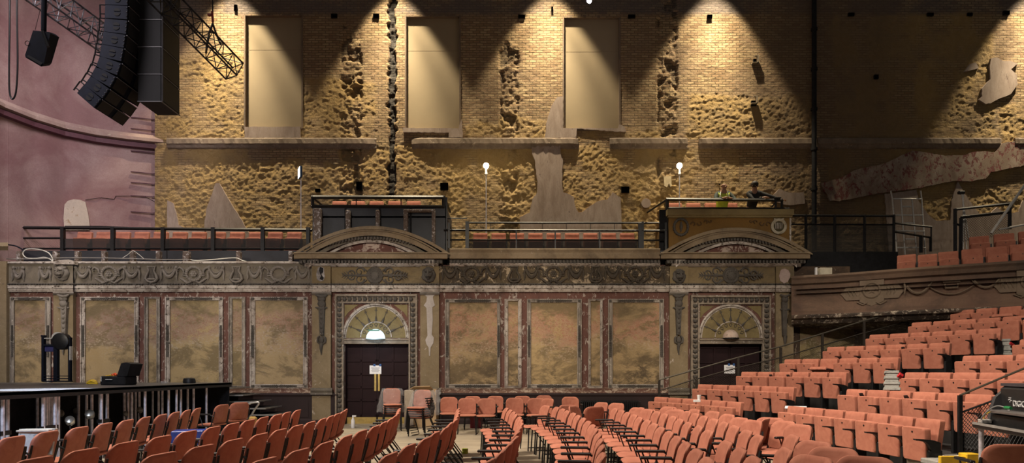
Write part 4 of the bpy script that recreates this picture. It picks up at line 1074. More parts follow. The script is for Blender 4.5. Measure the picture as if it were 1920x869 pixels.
# landing at the near end of the rows
lx,ly,la=tier(1,6.6*LAM+1.4)
ld=MB().box(5.35,10,7.46,8.5,0,.33); tag(ld.build('landing_platform',flat('landing_boards',(.15,.13,.10),.8)),'low landing floor at the near end of the tiered rows, under the mesh guard','platform')
# side hand-rail with mesh panels climbing along the far end of the tiers
def wiremesh(mb,p0,p1,p2,p3,step,r,n1=True):   # quad p0 p1 p2 p3, diagonal wires
    def bil(u,v): return (p0*(1-u)+p1*u)*(1-v)+(p3*(1-u)+p2*u)*v
    w=(p1-p0).length; h=(p3-p0).length
    k=-h
    while k<w:
        for sgn in (1,-1):
            # line u*w - k = v*h   (45 degrees)
            u0,v0=(k/w,0) if k>=0 else (0,-k/h); u1,v1=((k+h)/w,1) if k+h<=w else (1,(w-k)/h)
            if sgn<0: u0,u1=1-u0,1-u1
            a=bil(u0,v0);b_=bil(u1,v1)
            if (a-b_).length>.02: mb.tube([a,b_],r,3,False)
        k+=step
GUN=flat('dark_bronze_metal',(.05,.042,.035),.4,.6,.2,12)
rt=thing('side_guard_rail','dark metal handrail with mesh infill climbing the far side of the tiered seats','railing',(0,0,0))
railY=16.35
def RP(px,py): return P(px,py,railY)
mb=MB().tube([RP(1236,713),RP(1384,671),RP(1465,650),RP(1620,602),RP(1700,582),RP(1786,555),RP(1860,530)],.022,6); mb.build('handrail',flat('worn_rail',(.09,.08,.065),.4,.6),rt)
posts=[(1236,714,752),(1306,712,745),(1384,671,725),(1464,652,697),(1541,662,668),(1542,626,680),(1620,603,660),(1702,584,625),(1782,560,600)]
mids={1236:733,1306:709,1384:690,1464:672,1541:651,1620:627,1702:607,1782:580}
for px,y0,y1 in posts:
    if px==1541: continue
    b_=RP(px,max(y1,y0)); p0=RP(px,y0)
    mb=MB().box(p0.x-.03,p0.x+.03,railY-.02,railY+.02,max(0,b_.z-.3),p0.z); mb.build('post',GUN,rt)
ks=[1236,1306,1384,1464,1542,1620,1702,1782]; my={1236:733,1306:711,1384:690,1464:671,1542:648,1620:625,1702:603,1782:580}
for a,b_ in zip(ks,ks[1:]):
    p3=RP(a+1,my[a]); p2=RP(b_-1,my[b_]); p0=p3-Vector((0,0,.55)); p1=p2-Vector((0,0,.55))
    mb=MB().tube([p3,p2],.016,5).tube([p0,p1],.016,5); mb.build('infill_rail',GUN,rt)
    w=MB(); wiremesh(w,p0,p1,p2,p3,.055,.0022); w.build('mesh_panel',GUN,rt)
# near guard with expanded mesh + desk
gt=thing('mesh_guard','black framed expanded-mesh guard beside the mixing desk','railing',(0,0,0))
Yg=8.05
def GP(px,py): return P(px,py,Yg)
tp0=GP(1800,742); tp1=GP(1990,662)
MB().tube([tp0,tp1],.014,6).build('handrail',flat('worn_rail2',(.12,.10,.08),.4,.6),gt)
MB().box(tp0.x-.022,tp0.x+.022,Yg-.02,Yg+.02,.33,tp0.z).build('post',BLACK,gt)
MB().box(GP(1990,0).x-.02,GP(1990,0).x+.02,Yg-.02,Yg+.02,.33,tp1.z).build('post',BLACK,gt)
m0=GP(1805,773); m1=GP(1988,705); b0=GP(1805,848); b1=GP(1988,850)
MB().tube([m0,m1],.014,5).tube([b0,b1],.016,5).build('infill_rail',BLACK,gt)
w=MB(); wiremesh(w,b0,b1,m1,m0,.05,.0045); w.build('mesh_panel',BLACK,gt)
# ================================================================= DESK AND CONSOLE
Yd=6.7
dl=Matrix.Translation((4.94,6.7,0))@Matrix.Rotation(math.radians(-104),4,'Z')
def DT(x,y,z): return dl@Vector((x,y,z))
dt=thing('desk','black desk with grey edge strip and aluminium leg at the right edge','desk',(4.94,6.7,0),math.radians(-104)); del dt['_w']
zt=.935
MB().bbox(0,2.0,0,.8,zt-.05,zt,.008).build('desk_top',BLACK,dt)
MB().box(.02,2.0,-.006,.0,zt-.012,zt+.014).build('edge_strip',flat('grey_edge',(.3,.29,.28),.5),dt)
for dx,dy in ((.06,.06),(1.9,.06),(.06,.74),(1.9,.74)):
    MB().tube([(dx,dy,0),(dx,dy,zt-.04)],.024,10).build('leg',STEELW if dx<1 and dy<.1 else BLACK,dt)
ct=thing('mixing_console','black mixing console seen from the back, maker name in white on its rear panel','mixing desk',(4.94,6.7,0),math.radians(-104)); del ct['_w']
top=1.335; X0=.05; X1=1.55
prof=[(.16,zt),(.72,zt),(.72,zt+.10),(.42,top),(.30,top+.02),(.24,top-.03),(.26,zt+.16),(.16,zt+.10)]
def slab(pr,a,b_): 
    vs=[(a,y,z) for y,z in pr]+[(b_,y,z) for y,z in pr]; n=len(pr)
    return MB().add(vs,[tuple(range(n)),tuple(range(2*n-1,n-1,-1))]+[(i,(i+1)%n,n+(i+1)%n,n+i) for i in range(n)])
slab(prof,X0,X1).build('console_body',flat('console_black',(.02,.02,.022),.5,.1,.2,20),ct)
MB().box(X0-.02,X1,.25,.44,top+.0,top+.03).build('hood_edge',flat('console_edge_grey',(.10,.10,.12),.4,.5),ct)
slab([(.14,zt),(.75,zt),(.75,zt+.14),(.46,top-.0),(.30,top-.02),(.20,top-.12),(.16,zt+.15)],X0-.06,X0).build('side_cheek',flat('cheek_grey',(.05,.05,.055),.45),ct)
MB().bbox(X0+.02,X1,.10,.28,zt+.12,zt+.15,.005).build('rear_shelf',flat('shelf_grey',(.22,.2,.2),.4,.5),ct)
TXT=flat('white_print',(.6,.6,.62),.6)
def text(s,size,loc,parent,mat,name,rot=(PI/2,0,0),ext=.002,align='LEFT'):
    cu=bpy.data.curves.new(name,'FONT'); cu.body=s; cu.size=size; cu.extrude=ext; cu.align_x=align
    o0=bpy.data.objects.new(name+'_c',cu); C.objects.link(o0); bpy.context.view_layer.update(); me=bpy.data.meshes.new_from_object(o0.evaluated_get(bpy.context.evaluated_depsgraph_get())); bpy.data.objects.remove(o0); o=bpy.data.objects.new(name,me); C.objects.link(o); o.location=loc; o.rotation_euler=rot; me.materials.clear(); me.materials.append(mat)
    if parent: o.parent=parent
    return o
text('DiGiCo',.085,(.30,.238,top-.20),ct,TXT,'maker_name',ext=.004)
mb=MB()
for i,(dx,dz) in enumerate([(-.05,.07),(-.035,.055),(-.02,.07),(-.035,.03),(-.02,.045),(-.005,.045),(-.06,.05)]): mb.ball((.28+dx,.238,top-.19+dz),.006,6,4)
mb.build('maker_dots',TXT,ct)
MB().box(.19,.23,.236,.245,top-.29,top-.275).torus((.21,.24,top-.25),.014,.003,12,4).build('rear_mark',TXT,ct)
def cable(name,pts,r,mat,label,cat='cable',group=None,n=6):
    # smooth the points (Catmull-Rom)
    p=[Vector(v) for v in pts]; out=[]
    for i in range(len(p)-1):
        a_,b__,c_,d_=p[max(i-1,0)],p[i],p[i+1],p[min(i+2,len(p)-1)]
        for k in range(6):
            t=k/6; out.append(.5*((2*b__)+(c_-a_)*t+(2*a_-5*b__+4*c_-d_)*t*t+(3*b__-a_-3*c_+d_)*t**3))
    out.append(p[-1]); o=MB().tube(out,r,n).build(name,mat,smooth=True)
    if label: tag(o,label,cat,group)
    return o
GREYC=flat('grey_cable',(.28,.28,.28),.6); YEL=flat('yellow_jacket',(.6,.42,.03),.5); GRN=flat('green_plug',(.02,.22,.07),.5)
o=cable('data_cable',[DT(.42,.12,zt+.19),DT(.3,.10,zt+.2),DT(.18,.08,zt+.15),DT(.08,.05,zt+.05),DT(.02,.12,zt+.02)],.006,GREYC,'grey cable with green plug looping over the console shelf')
MB().tube([DT(.41,.12,zt+.19),DT(.52,.12,zt+.19)],.016,8).build('green_plug',GRN,o)
cable('patch_lead',[DT(.03,.10,zt+.03),DT(.08,.08,zt+.09),DT(.16,.10,zt+.13)],.005,YEL,'short yellow patch lead on the desk in front of the console')
MB().bbox(-.0,.09,.05,.15,zt+.002,zt+.045,.008,dl).build('junction_box',CHROME); tag(bpy.data.objects['junction_box'],'small silver junction box at the left end of the desk','box')
# yellow tray with papers, black hoop beside it
tt=thing('yellow_tray','yellow edged tray of papers on the landing floor at the lower right','tray',(0,0,0)); yt=P(1770,861,7.7)
MB().bbox(yt.x-.19,yt.x+.23,7.5,7.86,.335,.40,.01).build('papers',peel('printed_papers',(.34,.33,.31),(.25,.25,.24),(.08,.08,.08),None,s1=6,s2=22,chipt=.6),tt)
MB().bbox(yt.x-.2,yt.x+.22,7.47,7.52,.335,.47,.008).bbox(yt.x+.10,yt.x+.26,7.45,7.6,.335,.50,.008).build('yellow_rim',flat('yellow_plastic',(.68,.42,.02),.45),tt)
c=P(1797,858,7.9); mb=MB().torus((c.x,7.9,.40),.16,.012,26,6,nrm='z'); o=mb.build('wire_hoop',CHROME); tag(o,'silver and black wire hoop lying beside the yellow tray','hoop')
# papers / step items on the aisle
def placed_box(name,px,py,Y,w,d,h,mat,label,cat,rz=0,tilt=0,b_=.008):
    p=P(px,py,Y); M=Matrix.Translation(p)@Matrix.Rotation(rz,4,'Z')@Matrix.Rotation(tilt,4,'X')
    o=MB().bbox(-w/2,w/2,-d/2,d/2,0,h,b_,M).build(name,mat); tag(o,label,cat); return o
RIB=peel('ribbed_metal',(.25,.25,.235),(.33,.33,.31),(.2,.2,.2),None,s1=3,s2=14,chipt=.6)
def ribbed(px,py,Y,label,rz):
    p=P(px,py,Y); M=Matrix.Translation(p)@Matrix.Rotation(rz,4,'Z')@Matrix.Rotation(-.15,4,'X'); mb=MB()
    for k in range(7): w=.125-.008*(k%2)*2-.003*k; mb.bbox(-w,w,-.11+.012*(k%2),.11-.012*(k%2),.048*k,.048*(k+1)+.002,.008,M)
    o=mb.build('ribbed_case',RIB); tag(o,label,'case'); return o
o=ribbed(1882,668,12.9,'pale ribbed metallic bag standing in the aisle between upper tier rows',-.5); p=P(1896,642,12.9)
MB().tube([P(1893,644,12.8),P(1899,648,12.8),P(1902,655,12.8)],.035,6).build('red_cloth',flat('red_cloth',(.4,.01,.015),.8),o)
o=ribbed(1672,734,10.6,'pale ribbed metallic bag standing in the aisle beside the third tier row',-.5)
MB().tube([P(1684,703,10.5),P(1690,707,10.5)],.05,6).build('red_cloth',flat('red_cloth2',(.4,.01,.015),.8),o)
placed_box('folded_newspaper',1492,766,11.4,.36,.12,.02,PAPER,'folded newspaper on the dark step between the two lowest tier blocks','newspaper',-.5,.3,.004)
bk=thing('white_cup','small white cup and note standing on a seat of the lowest tier row','cup',P(1309,752,13.3)); c=P(1309,752,13.3)
MB().lathe([(.03,0),(.045,.10)],12,Matrix.Translation(c+Vector((.02,0,.02)))).build('cup',PAPER,bk); MB().bbox(c.x-.1,c.x+.04,13.26,13.32,c.z-.03,c.z+.02,.004).build('note',PAPER,bk)
# tape rolls, door stop bottle, red case, blue bag, newspaper
tr_=thing('tape_rolls','two lime green tape rolls stacked on the floor of the central aisle','tape',P(872,851,F*EYE/156)); c=Vector(tr_.location); c.z=0
tr_.location=c; tr_['_w']=str([list(r) for r in Matrix.Translation(c)]); LIME=flat('lime_tape',(.33,.40,.03),.5)
for k in (0,1):
    MB().lathe([(.03,.0+k*.045),(.052,.0+k*.045),(.056,.01+k*.045),(.056,.035+k*.045),(.052,.043+k*.045),(.03,.043+k*.045)],20,Matrix.Translation(c)).build('tape_roll',LIME,tr_)
c=P(662,778,16.2); bt=thing('spray_bottle','white spray bottle standing at the foot of the left double door','bottle',(c.x,16.2,.0))
MB().lathe([(.045,0),(.05,.02),(.05,.2),(.02,.26),(.02,.30)],14,Matrix.Translation((c.x,16.2,.0))).build('bottle_body',PAPER,bt,smooth=True); MB().bbox(c.x-.02,c.x+.08,16.18,16.22,.29,.33,.005).build('spray_head',PAPER,bt)
placed_box('red_case',893,803,16.3,.30,.3,.32,flat('dark_red_case',(.16,.008,.012),.5),'dark red box on the floor under the chairs along the wall','box')
placed_box('blue_bag',355,834,9.6,.44,.35,.22,flat('blue_nylon',(.008,.03,.22),.45,0,.3,9),'blue fabric bag on the floor between the first and second rows','bag',.3)
t_=thing('folded_papers','pale newspaper draped over a chair in the row nearest the stage','newspaper',P(70,828,6.9))
MB().bbox(-.17,.17,-.02,.02,-.16,.14,.004,Matrix.Translation(P(68,828,6.9))@Matrix.Rotation(.3,4,'Z')@Matrix.Rotation(-.35,4,'X')).build('newsprint',peel('newsprint',(.5,.52,.52),(.4,.42,.43),(.15,.15,.16),None,s1=8,s2=26,chipt=.6),t_)
MB().bbox(-.15,.17,-.1,.1,.0,.02,.004,Matrix.Translation(P(68,809,6.95))@Matrix.Rotation(.2,4,'Z')).build('clear_folder',CHROME,t_)
cable('floor_cable',[(P(655,799,F*EYE/104)),P(675,800,F*EYE/105),P(690,806,F*EYE/110),P(660,812,F*EYE/117),P(620,822,F*EYE/127),P(600,832,F*EYE/137)],.006,flat('white_cable',(.5,.5,.5),.6),'white cable snaking over the floor before the left double door')
# cardboard boxes behind the wrapped stacks
CARD=flat('cardboard',(.42,.29,.16),.8,0,.15,4)
bx=thing('cardboard_box','tall open cardboard box with flaps behind the wrapped chair stacks','box',P(798,800,16.6)); p=P(798,800,16.6)
MB().box(p.x-.28,p.x+.30,16.45,16.95,0.0,1.0).build('carton',CARD,bx)
MB().add([P(768,730,16.45),P(812,730,16.45),P(806,724,16.2),P(776,725,16.2),P(768,731,16.45),P(812,731,16.45),P(806,725.5,16.2),P(776,726.5,16.2)],[(0,1,2,3),(7,6,5,4),(0,3,7,4),(1,5,6,2),(0,4,5,1),(3,2,6,7)]).build('top_flap',CARD,bx)
placed_box('pale_carton',769,800,16.5,.24,.4,.96,flat('pale_board',(.40,.34,.27),.8),'narrow pale carton standing left of the open cardboard box','box')
mb=MB(); vs=[];fs=[]
for i in range(9):
    for k in range(8):
        t=2*PI*k/8; z=.35+.65*i/8; w=.09*(1+.4*math.sin(i*1.9))*(1 if 0<i<8 else .4); vs.append(P(820,0,16.1)*0+Vector((P(820,0,16.1).x+w*math.cos(t)+random.uniform(-.02,.02),16.1+w*math.sin(t),z)))
for i in range(8):
    for k in range(8): fs.append((i*8+k,i*8+(k+1)%8,(i+1)*8+(k+1)%8,(i+1)*8+k))
tag(mb.add(vs,fs).build('plastic_sheet',WRAP,smooth=True),'loose clear plastic sheeting hanging beside the cardboard box','plastic film')
# radiators under the wall panels
def radiator(x0,x1,label):
    a=A(x0,752,.22); b_=A(x1,790,.22); t=thing('radiator',label,'radiator',(a.x,a.y,.08),0,'black column radiators under the wall panels')
    n=int((b_.x-a.x)/.055); mb=MB()
    for i in range(n): x=a.x+i*.055; mb.bbox(x,x+.035,a.y,a.y+.09,.12,.66,.012)
    mb.build('columns',BLACK,t); MB().tube([(a.x-.03,a.y+.045,.16),(b_.x+.03,a.y+.045,.16)],.02,6).tube([(a.x-.03,a.y+.045,.62),(b_.x+.03,a.y+.045,.62)],.02,6).build('header_pipes',BLACK,t)
    for x in (a.x+.1,b_.x-.1): MB().box(x-.02,x+.02,a.y+.02,a.y+.07,0,.14).build('foot',BLACK,t)
radiator(1091,1200,'long black radiator on the dado right of the chairs'); radiator(905,985,'black radiator on the dado behind the line of chairs')
# ================================================================= STAGE
SX=-6.9; SZ=1.2; SY1=15.35
STG=flat('black_stage_boards',(.05,.05,.055),.42,0,.3,3)
st=thing('stage_platform','black stage platform on pale steel legs at the left','stage',(0,0,0))
MB().box(-20,SX,4.0,SY1,SZ-.045,SZ).build('deck',STG,st)
MB().box(-20,SX-.02,4.02,SY1-.02,SZ-.075,SZ-.045).box(SX-.03,SX+.0,4.0,SY1,SZ-.10,SZ-.0).box(-20,SX,SY1-.0,SY1+.02,SZ-.10,SZ).build('fascia',flat('stage_fascia',(.012,.012,.015),.5,.1,.2,9),st)
for px,d in [(5,0),(14,.25),(81,0),(87,.5),(91,.8),(96,1.0),(103,0),(109,.12),(190,0),(187,.45),(201,.1),(172,.5),(162,.9),(147,1.3),(233,.9),(240,.6),(247,.4),(254,1.2),(261,.7),(272,.0),(286,1.2),(297,.8),(304,.4),(316,.1),(331,.0),(339,.15),(352,.3),(363,.2),(70,1.5),(387,.05)]:
    k=(CX-px)/F; x=SX-.12-d; Y=-x/k
    if Y>SY1-.05: Y=SY1-.1; x=-k*Y
    MB().tube([(x,Y,0),(x,Y,SZ-.075)],.026,8).build('leg',STEELW,st)
for (a,b_) in [(81,103),(190,201),(5,14)]:
    ya=(SX+.12-.24)*-1/((CX-a)/F); yb=(SX-.12)*-1/((CX-b_)/F)
    MB().box(SX-.17,SX-.10,min(ya,yb)-.05,max(ya,yb)+.05,.60,.66).build('leg_clamp',BLACK,st)
MB().box(-20,-8.6,3,SY1-.3,.0,SZ-.1).build('masking',M_['blackm'],st)
MB().box(-9,SX-.05,SY1-.02,SY1+.0,.0,SZ-.1).build('end_masking',M_['blackm'],st)
MB().bbox(-7.9,-6.96,8.2,8.28,SZ-.0,SZ+.004,.001).build('deck_joint',BLACK,st)
LAMPC=flat('silver_lamp_cap',(.5,.48,.42),.35,.7)
for i,(px,py,Y,r) in enumerate([(131,789,9.6,.07),(168,777,10.6,.075),(262,769,12.9,.06),(113,775,11.3,.06),(142,771,12.2,.05),(236,776,12.2,.05)]):
    p=P(px,py,Y); x=min(p.x,SX-.15); Y2=x/((px-CX)/F); p=P(px,py,Y2); t=thing('stage_lantern','small silver-capped lantern under the stage front, %s from the left'%(['third','fourth','sixth','leftmost','second','fifth'][i] if False else ['second','fourth','rightmost of six, sixth','first','third','fifth'][i]),'lantern',(p.x,p.y,0),0,'lanterns stored under the stage')
    M=Matrix.Translation(p)@Matrix.Rotation(.9,4,'X')@Matrix.Rotation(.4,4,'Y')
    MB().lathe([(r*.5,-r*1.3),(r*.9,-r),(r,.0),(r*.9,r*.5),(r*.3,r*.8)],14,M).build('housing',LAMPC,t,smooth=True)
    MB().tube([(p.x,p.y,p.z-.02),(p.x,p.y+.05,.02)],.012,5).lathe([(.16,0),(.16,.02)],12,Matrix.Translation((p.x,p.y+.05,0))).build('stand',BLACK,t)
# steps from stage to floor
ALU=flat('aluminium_tread',(.5,.5,.5),.35,.8,.15,14)
ss=thing('stage_steps','black stage steps with aluminium nosings against the dado','steps',(0,0,0))
SYa=15.75; SYb=16.85
for k,(px0,px1,py) in enumerate([(389,447,727.5),(409,465,741),(431,483,753.5),(452,502,766),(472,520,778)]):
    a=P(px0,py,SYa); b_=P(px1,py,SYa); z=a.z
    MB().box(a.x,a.x+.62,SYa,SYb,z-.035,z).build('tread',M_['blackm'],ss)
    MB().box(a.x,a.x+.62,SYa-.02,SYa+.01,z-.03,z+.004).box(a.x+.60,a.x+.625,SYa,SYb,z-.03,z+.004).build('nosing',ALU,ss)
    if k==0: MB().box(a.x+.02,a.x+.06,SYa+.02,SYa+.06,0,z-.03).build('leg',ALU,ss)
    MB().box(a.x+.02,a.x+.04,SYa+.03,SYb-.03,max(0,z-.25),z-.03).build('riser',M_['blackm'],ss)
fr=thing('tubular_frame','bent aluminium tube frame leaning at the foot of the stage steps','frame',(0,0,0))
Yf=14.7
cable('frame_tube',[P(440,783,Yf),P(448,764,Yf),P(484,755,Yf),P(478,768,Yf),P(466,784,Yf),P(448,783,Yf),P(432,779,Yf),P(430,765,Yf)],.022,ALU,None); o=bpy.data.objects['frame_tube']; o.parent=fr
o=MB().tube([P(444,764,Yf+.3),P(470,758,Yf+.3)],.018,6).build('cross_tube',ALU,fr)
placed_box('yellow_cloth',474,818,14.2,.18,.15,.44,flat('ochre_cloth',(.42,.27,.08),.8),'small ochre bundle on the floor beside the tubular frame','bundle',.3,0,.04)
# things on the stage
lift=thing('stage_lift','black twin-mast equipment lift standing on the stage','lift',(0,0,0))
Yl=14.2
def LP(px,py,dy=0): return P(px,py,Yl+dy)
fz=LP(80,716).z
def post(x0,x1,y0,y1,nm='mast',dy=0,mat=None):
    a=LP(x0,y0,dy); b_=LP(x1,y1,dy); MB().bbox(a.x,b_.x,Yl+dy,Yl+dy+.09,b_.z,a.z,.006).build(nm,mat or M_['navy'],lift)
SZs=716.5
post(77,81.5,631,SZs); post(99.5,107,631,SZs); post(127,131,633,SZs)
post(76,83,629,632,'mast_cap'); post(79,132,714.5,717,'base_rail'); post(79,131,710,711.5,'base_rail'); post(79,131,705,706.5,'base_rail')
post(81,130,646,650,'carriage'); post(82,102,634,636,'top_bar',0,CHROME); post(82,105,650,660,'blue_sleeve',.04,flat('blue_sleeve',(.03,.03,.12),.5))
p=LP(118,641,.05)
MB().lathe([(.16,-.02),(.19,.0),(.19,.14),(.12,.16)],20,Matrix.Translation(p+Vector((0,-.1,0)))@Matrix.Rotation(-PI/2,4,'X')).build('winch_drum',BLACK,lift,smooth=True)
MB().lathe([(.13,-.05),(.13,.0)],20,Matrix.Translation(LP(110,634,.1))@Matrix.Rotation(-PI/2,4,'X')).build('drum_cover',CHROME,lift)
post(129.5,131.5,650,676,'silver_strut',-.02,CHROME)
Yc=12.6
def CPt(px,py,dy=0): return P(px,py,Yc+dy)
tc_=thing('tool_case','open black hard case with its lid up on the stage','case',(0,0,0))
a=CPt(187,718);b_=CPt(234,706)
MB().bbox(a.x,b_.x,Yc,Yc+.42,SZ+.0,b_.z,.02).build('case_body',M_['blackm'],tc_)
l0=CPt(219,706); vs=[CPt(219,706),CPt(238,706),CPt(245,683),CPt(236,680),CPt(227,682)]
mb=MB(); n=len(vs); mb.add(vs+[v+Vector((0,.42,0)) for v in vs],[tuple(range(n)),tuple(range(2*n-1,n-1,-1))]+[(i,(i+1)%n,n+(i+1)%n,n+i) for i in range(n)]); mb.build('lid',M_['blackm'],tc_)
MB().bbox(CPt(198,711).x,CPt(211,711).x,Yc-.02,Yc,CPt(0,713).z,CPt(0,711.5).z,.004).build('handle',CHROME,tc_)
MB().bbox(CPt(189,711).x,CPt(191,711).x,Yc-.015,Yc,CPt(0,716).z,CPt(0,707).z,.003).build('latch',CHROME,tc_)
MB().tube([CPt(210,705,.1),CPt(216,702,.15),CPt(219,705,.1)],.03,6).build('orange_strap',flat('orange_strap',(.6,.08,.02),.6),tc_)
MB().tube([CPt(198,706,.1),CPt(207,704.5,.12),CPt(214,706,.1)],.016,6).build('yellow_strap',flat('yellow_strap',(.6,.35,.02),.6),tc_)
o=MB().tube([CPt(163,720,.1),CPt(168,717,.1),CPt(173,715,.1),CPt(179,717,.1),CPt(181,719.5,.1)],[.02,.035,.04,.035,.02],6).tube([CPt(166,720,-.05),CPt(174,719.7,-.05),CPt(183,720,-.05)],.018,6).build('yellow_tool',flat('yellow_tool',(.65,.42,.02),.5)); tag(o,'small yellow hand tool lying on the stage left of the open case','tool')
p=P(355,716.5,14.4); o=MB().lathe([(.13,0),(.135,.05),(.12,.11),(.05,.13)],18,Matrix.Translation((p.x,p.y,SZ))).build('cable_drum',BLACK,smooth=True); tag(o,'round black drum at the far end of the stage','drum')
p=P(308,716,14.0); o=MB().tube([(p.x-.07,p.y,SZ+.03),(p.x+.03,p.y,SZ+.03),(p.x+.08,p.y,SZ+.03)],[.03,.03,.012],8).build('water_bottle',WRAP); tag(o,'small clear plastic bottle lying on the stage edge','bottle')
# ================================================================= UPPER GALLERY
DZ=4.74; GY=18.25; pts_l=[pw(px) for px in range(66,312,14)]; pts_l=[p for p in pts_l if p[1]>18.05]
FAS=flat('gallery_black_fascia',(.016,.017,.024),.6,0,.3,3)
ga=thing('gallery_deck','black gallery deck and front behind the frieze, on the left and middle','gallery',(0,0,0))
for xa,xb in [(-13.9,P(586,0,18).x-.01),(P(838,0,18).x+.01,P(1248,0,18).x-.01)]:
    pl=[(xb,17.98),(xb,19.88)]+([(x+.12,min(y-.1,19.88)) for x,y in reversed(pts_l)] if xa<-13 else [(xa,19.88),(xa,17.98)])
    n_=len(pl); MB().add([(x,y,DZ-.14) for x,y in pl]+[(x,y,DZ) for x,y in pl],[tuple(range(n_)),tuple(range(2*n_-1,n_-1,-1))]+[(i,(i+1)%n_,n_+(i+1)%n_,n_+i) for i in range(n_)]).build('deck',FAS,ga)
for k,(x0,x1) in enumerate([(-14.3,-9.9),(-9.9,-5.8),(-1.8,1.5),(1.5,4.4)]): MB().box(x0,x1-.02,17.92,17.96,4.45,DZ+.20).build('front_board',FAS,ga)
YR=18.0
def R_(px,py,dy=0): return P(px,py,YR+dy)
def bar(par,x0,y0,x1,y1,t=.03,nm='rail',dy=0,mat=BLACK):
    a=R_(x0,y0,dy); b_=R_(x1,y1,dy)
    MB().tube([a,b_],t,4).build(nm,mat,par)
def vpost(par,px,y0,y1,t=.035,nm='post',dy=0,mat=BLACK):
    a=R_(px,y0,dy); b_=R_(px,y1,dy); MB().box(a.x-t,a.x+t,a.y-t,a.y+t,b_.z,a.z).build(nm,mat,par)
gr=thing('gallery_railing','black railing along the left gallery in front of the coral seats','railing',(0,0,0))
bar(gr,17,427,585,432,.045,'top_rail'); bar(gr,22,447,118,447,.03,'mid_rail'); bar(gr,22,466.5,585,467,.03,'low_rail')
bar(gr,122,425,185,425,.02,'upper_bar',.9); bar(gr,185,425,240,427,.02,'upper_bar',.9)
for px in (22,118,212,306,400,493,578): vpost(gr,px,427,480,.05)
w=MB(); wiremesh(w,R_(24,466),R_(116,466),R_(116,448),R_(24,448),.07,.003); w.build('mesh_panel',flat('pinkish_mesh',(.35,.25,.22),.6),gr)
SM,nt,b=newmat('dark_mesh_gauze'); b.inputs['Base Color'].default_value=(.02,.017,.016,1); b.inputs['Alpha'].default_value=.62; b.inputs['Roughness'].default_value=.8
def gauze(par,x0,y0,x1,y1,dy=0):
    a=R_(x0,y0,dy); b_=R_(x1,y1,dy); MB().box(a.x,b_.x,a.y-.003,a.y+.003,b_.z,a.z).build('infill_panel',SM,par)
for xa,xb in zip((120,214,308,402,495),(210,304,398,491,576)): gauze(gr,xa,448,xb,466)
mr=thing('gallery_railing','black two-tier railing along the middle gallery between the pediments','railing',(0,0,0))
bar(mr,875,418,1250,418.5,.03,'top_rail',1.5); bar(mr,832,432,1252,433,.035,'mid_rail'); bar(mr,838,450,1250,451,.025,'low_rail'); bar(mr,836,410,876,410,.02,'short_rail',.4)
vpost(mr,876,416,466,.05); vpost(mr,1200,419,466,.05); vpost(mr,842,418,466,.03); vpost(mr,1248,418,470,.03); vpost(mr,1205,416,466,.03)
for px in (968,1041,1124): vpost(mr,px,433,466,.02,'slim_post')
for px in (920,1017,1062,1107,1152): vpost(mr,px,419,433,.008,'slim_post',1.5)
for xa,xb in ((878,966),(970,1039),(1043,1122),(1126,1198)): gauze(mr,xa,451,xb,466)
# studs (broken balusters) and cables on the left parapet
STUD=peel('weathered_stud',(.10,.07,.055),(.16,.12,.10),(.45,.42,.42),None,s1=5,s2=12,chipt=.56)
SW=['first','second','third','fourth','fifth','sixth','seventh','eighth','ninth']
for i,px in enumerate((37,105,146,196,249,298,350,448,546)):
    a=A(px-4 if i!=6 else px-6,472,-.1); b_=A(px+4 if i!=6 else px+6,495,-.1)
    o=MB().bbox(a.x,b_.x,a.y-.06,a.y+.08,b_.z-.05,a.z,.01).build('timber_stud',STUD); tag(o,'short weathered timber stud standing on the left parapet, %s from the left'%SW[i],'stud','short studs on the left parapet')
CB=flat('pale_cable',(.55,.54,.5),.6); CBD=flat('grey_wire',(.2,.19,.18),.6)
def AA(px,py,o=0): return A(px,py,o)
cable('looped_cable',[AA(99,490),AA(98,484),AA(90,474),AA(72,468),AA(50,468),AA(43,476),AA(50,484),AA(68,485),AA(83,483),AA(95,487),AA(100,493)],.014,CB,'pale cable coiled in a loop on the left parapet')
cable('parapet_wire',[AA(12,486),AA(60,486),AA(120,484),AA(180,484),AA(230,485),AA(300,487),AA(356,487)],.014,CBD,'thin grey wire strung along the left parapet studs','wire')
cable('parapet_rope',[AA(357,487),AA(368,489),AA(400,487),AA(440,484),AA(455,489),AA(478,495)],.013,CB,'pale rope sagging between the right-hand studs of the left parapet','rope')
cable('stay_wire',[AA(230,484),AA(238,479),AA(247,472),AA(251,471),AA(262,479),AA(270,486)],.008,CB,'white stay wires forming a peak over the fifth parapet stud','wire')
cable('blue_lead',[AA(0,459),AA(12,459),AA(30,462),AA(45,470)],.02,M_['navy'],'thick dark cable drooping at the far left end of the gallery rail')
# gallery seats
gl=[132+36.1*i for i in range(12)]
for i,px in enumerate(gl):
    p=P(px+18,445,GY); place_tip('g',(p.x,GY+.1,DZ+.0),0,'coral tip-up seat of the left gallery row, %s from the left'%ORD[i],'seats in the left gallery row')
for i in range(9):
    p=P(882.5+34.8*(i+.5),445,GY); place_tip('g',(p.x,GY+.1,DZ-.03),0,'coral tip-up seat of the middle gallery row, %s from the left'%ORD[i],'seats in the middle gallery row')
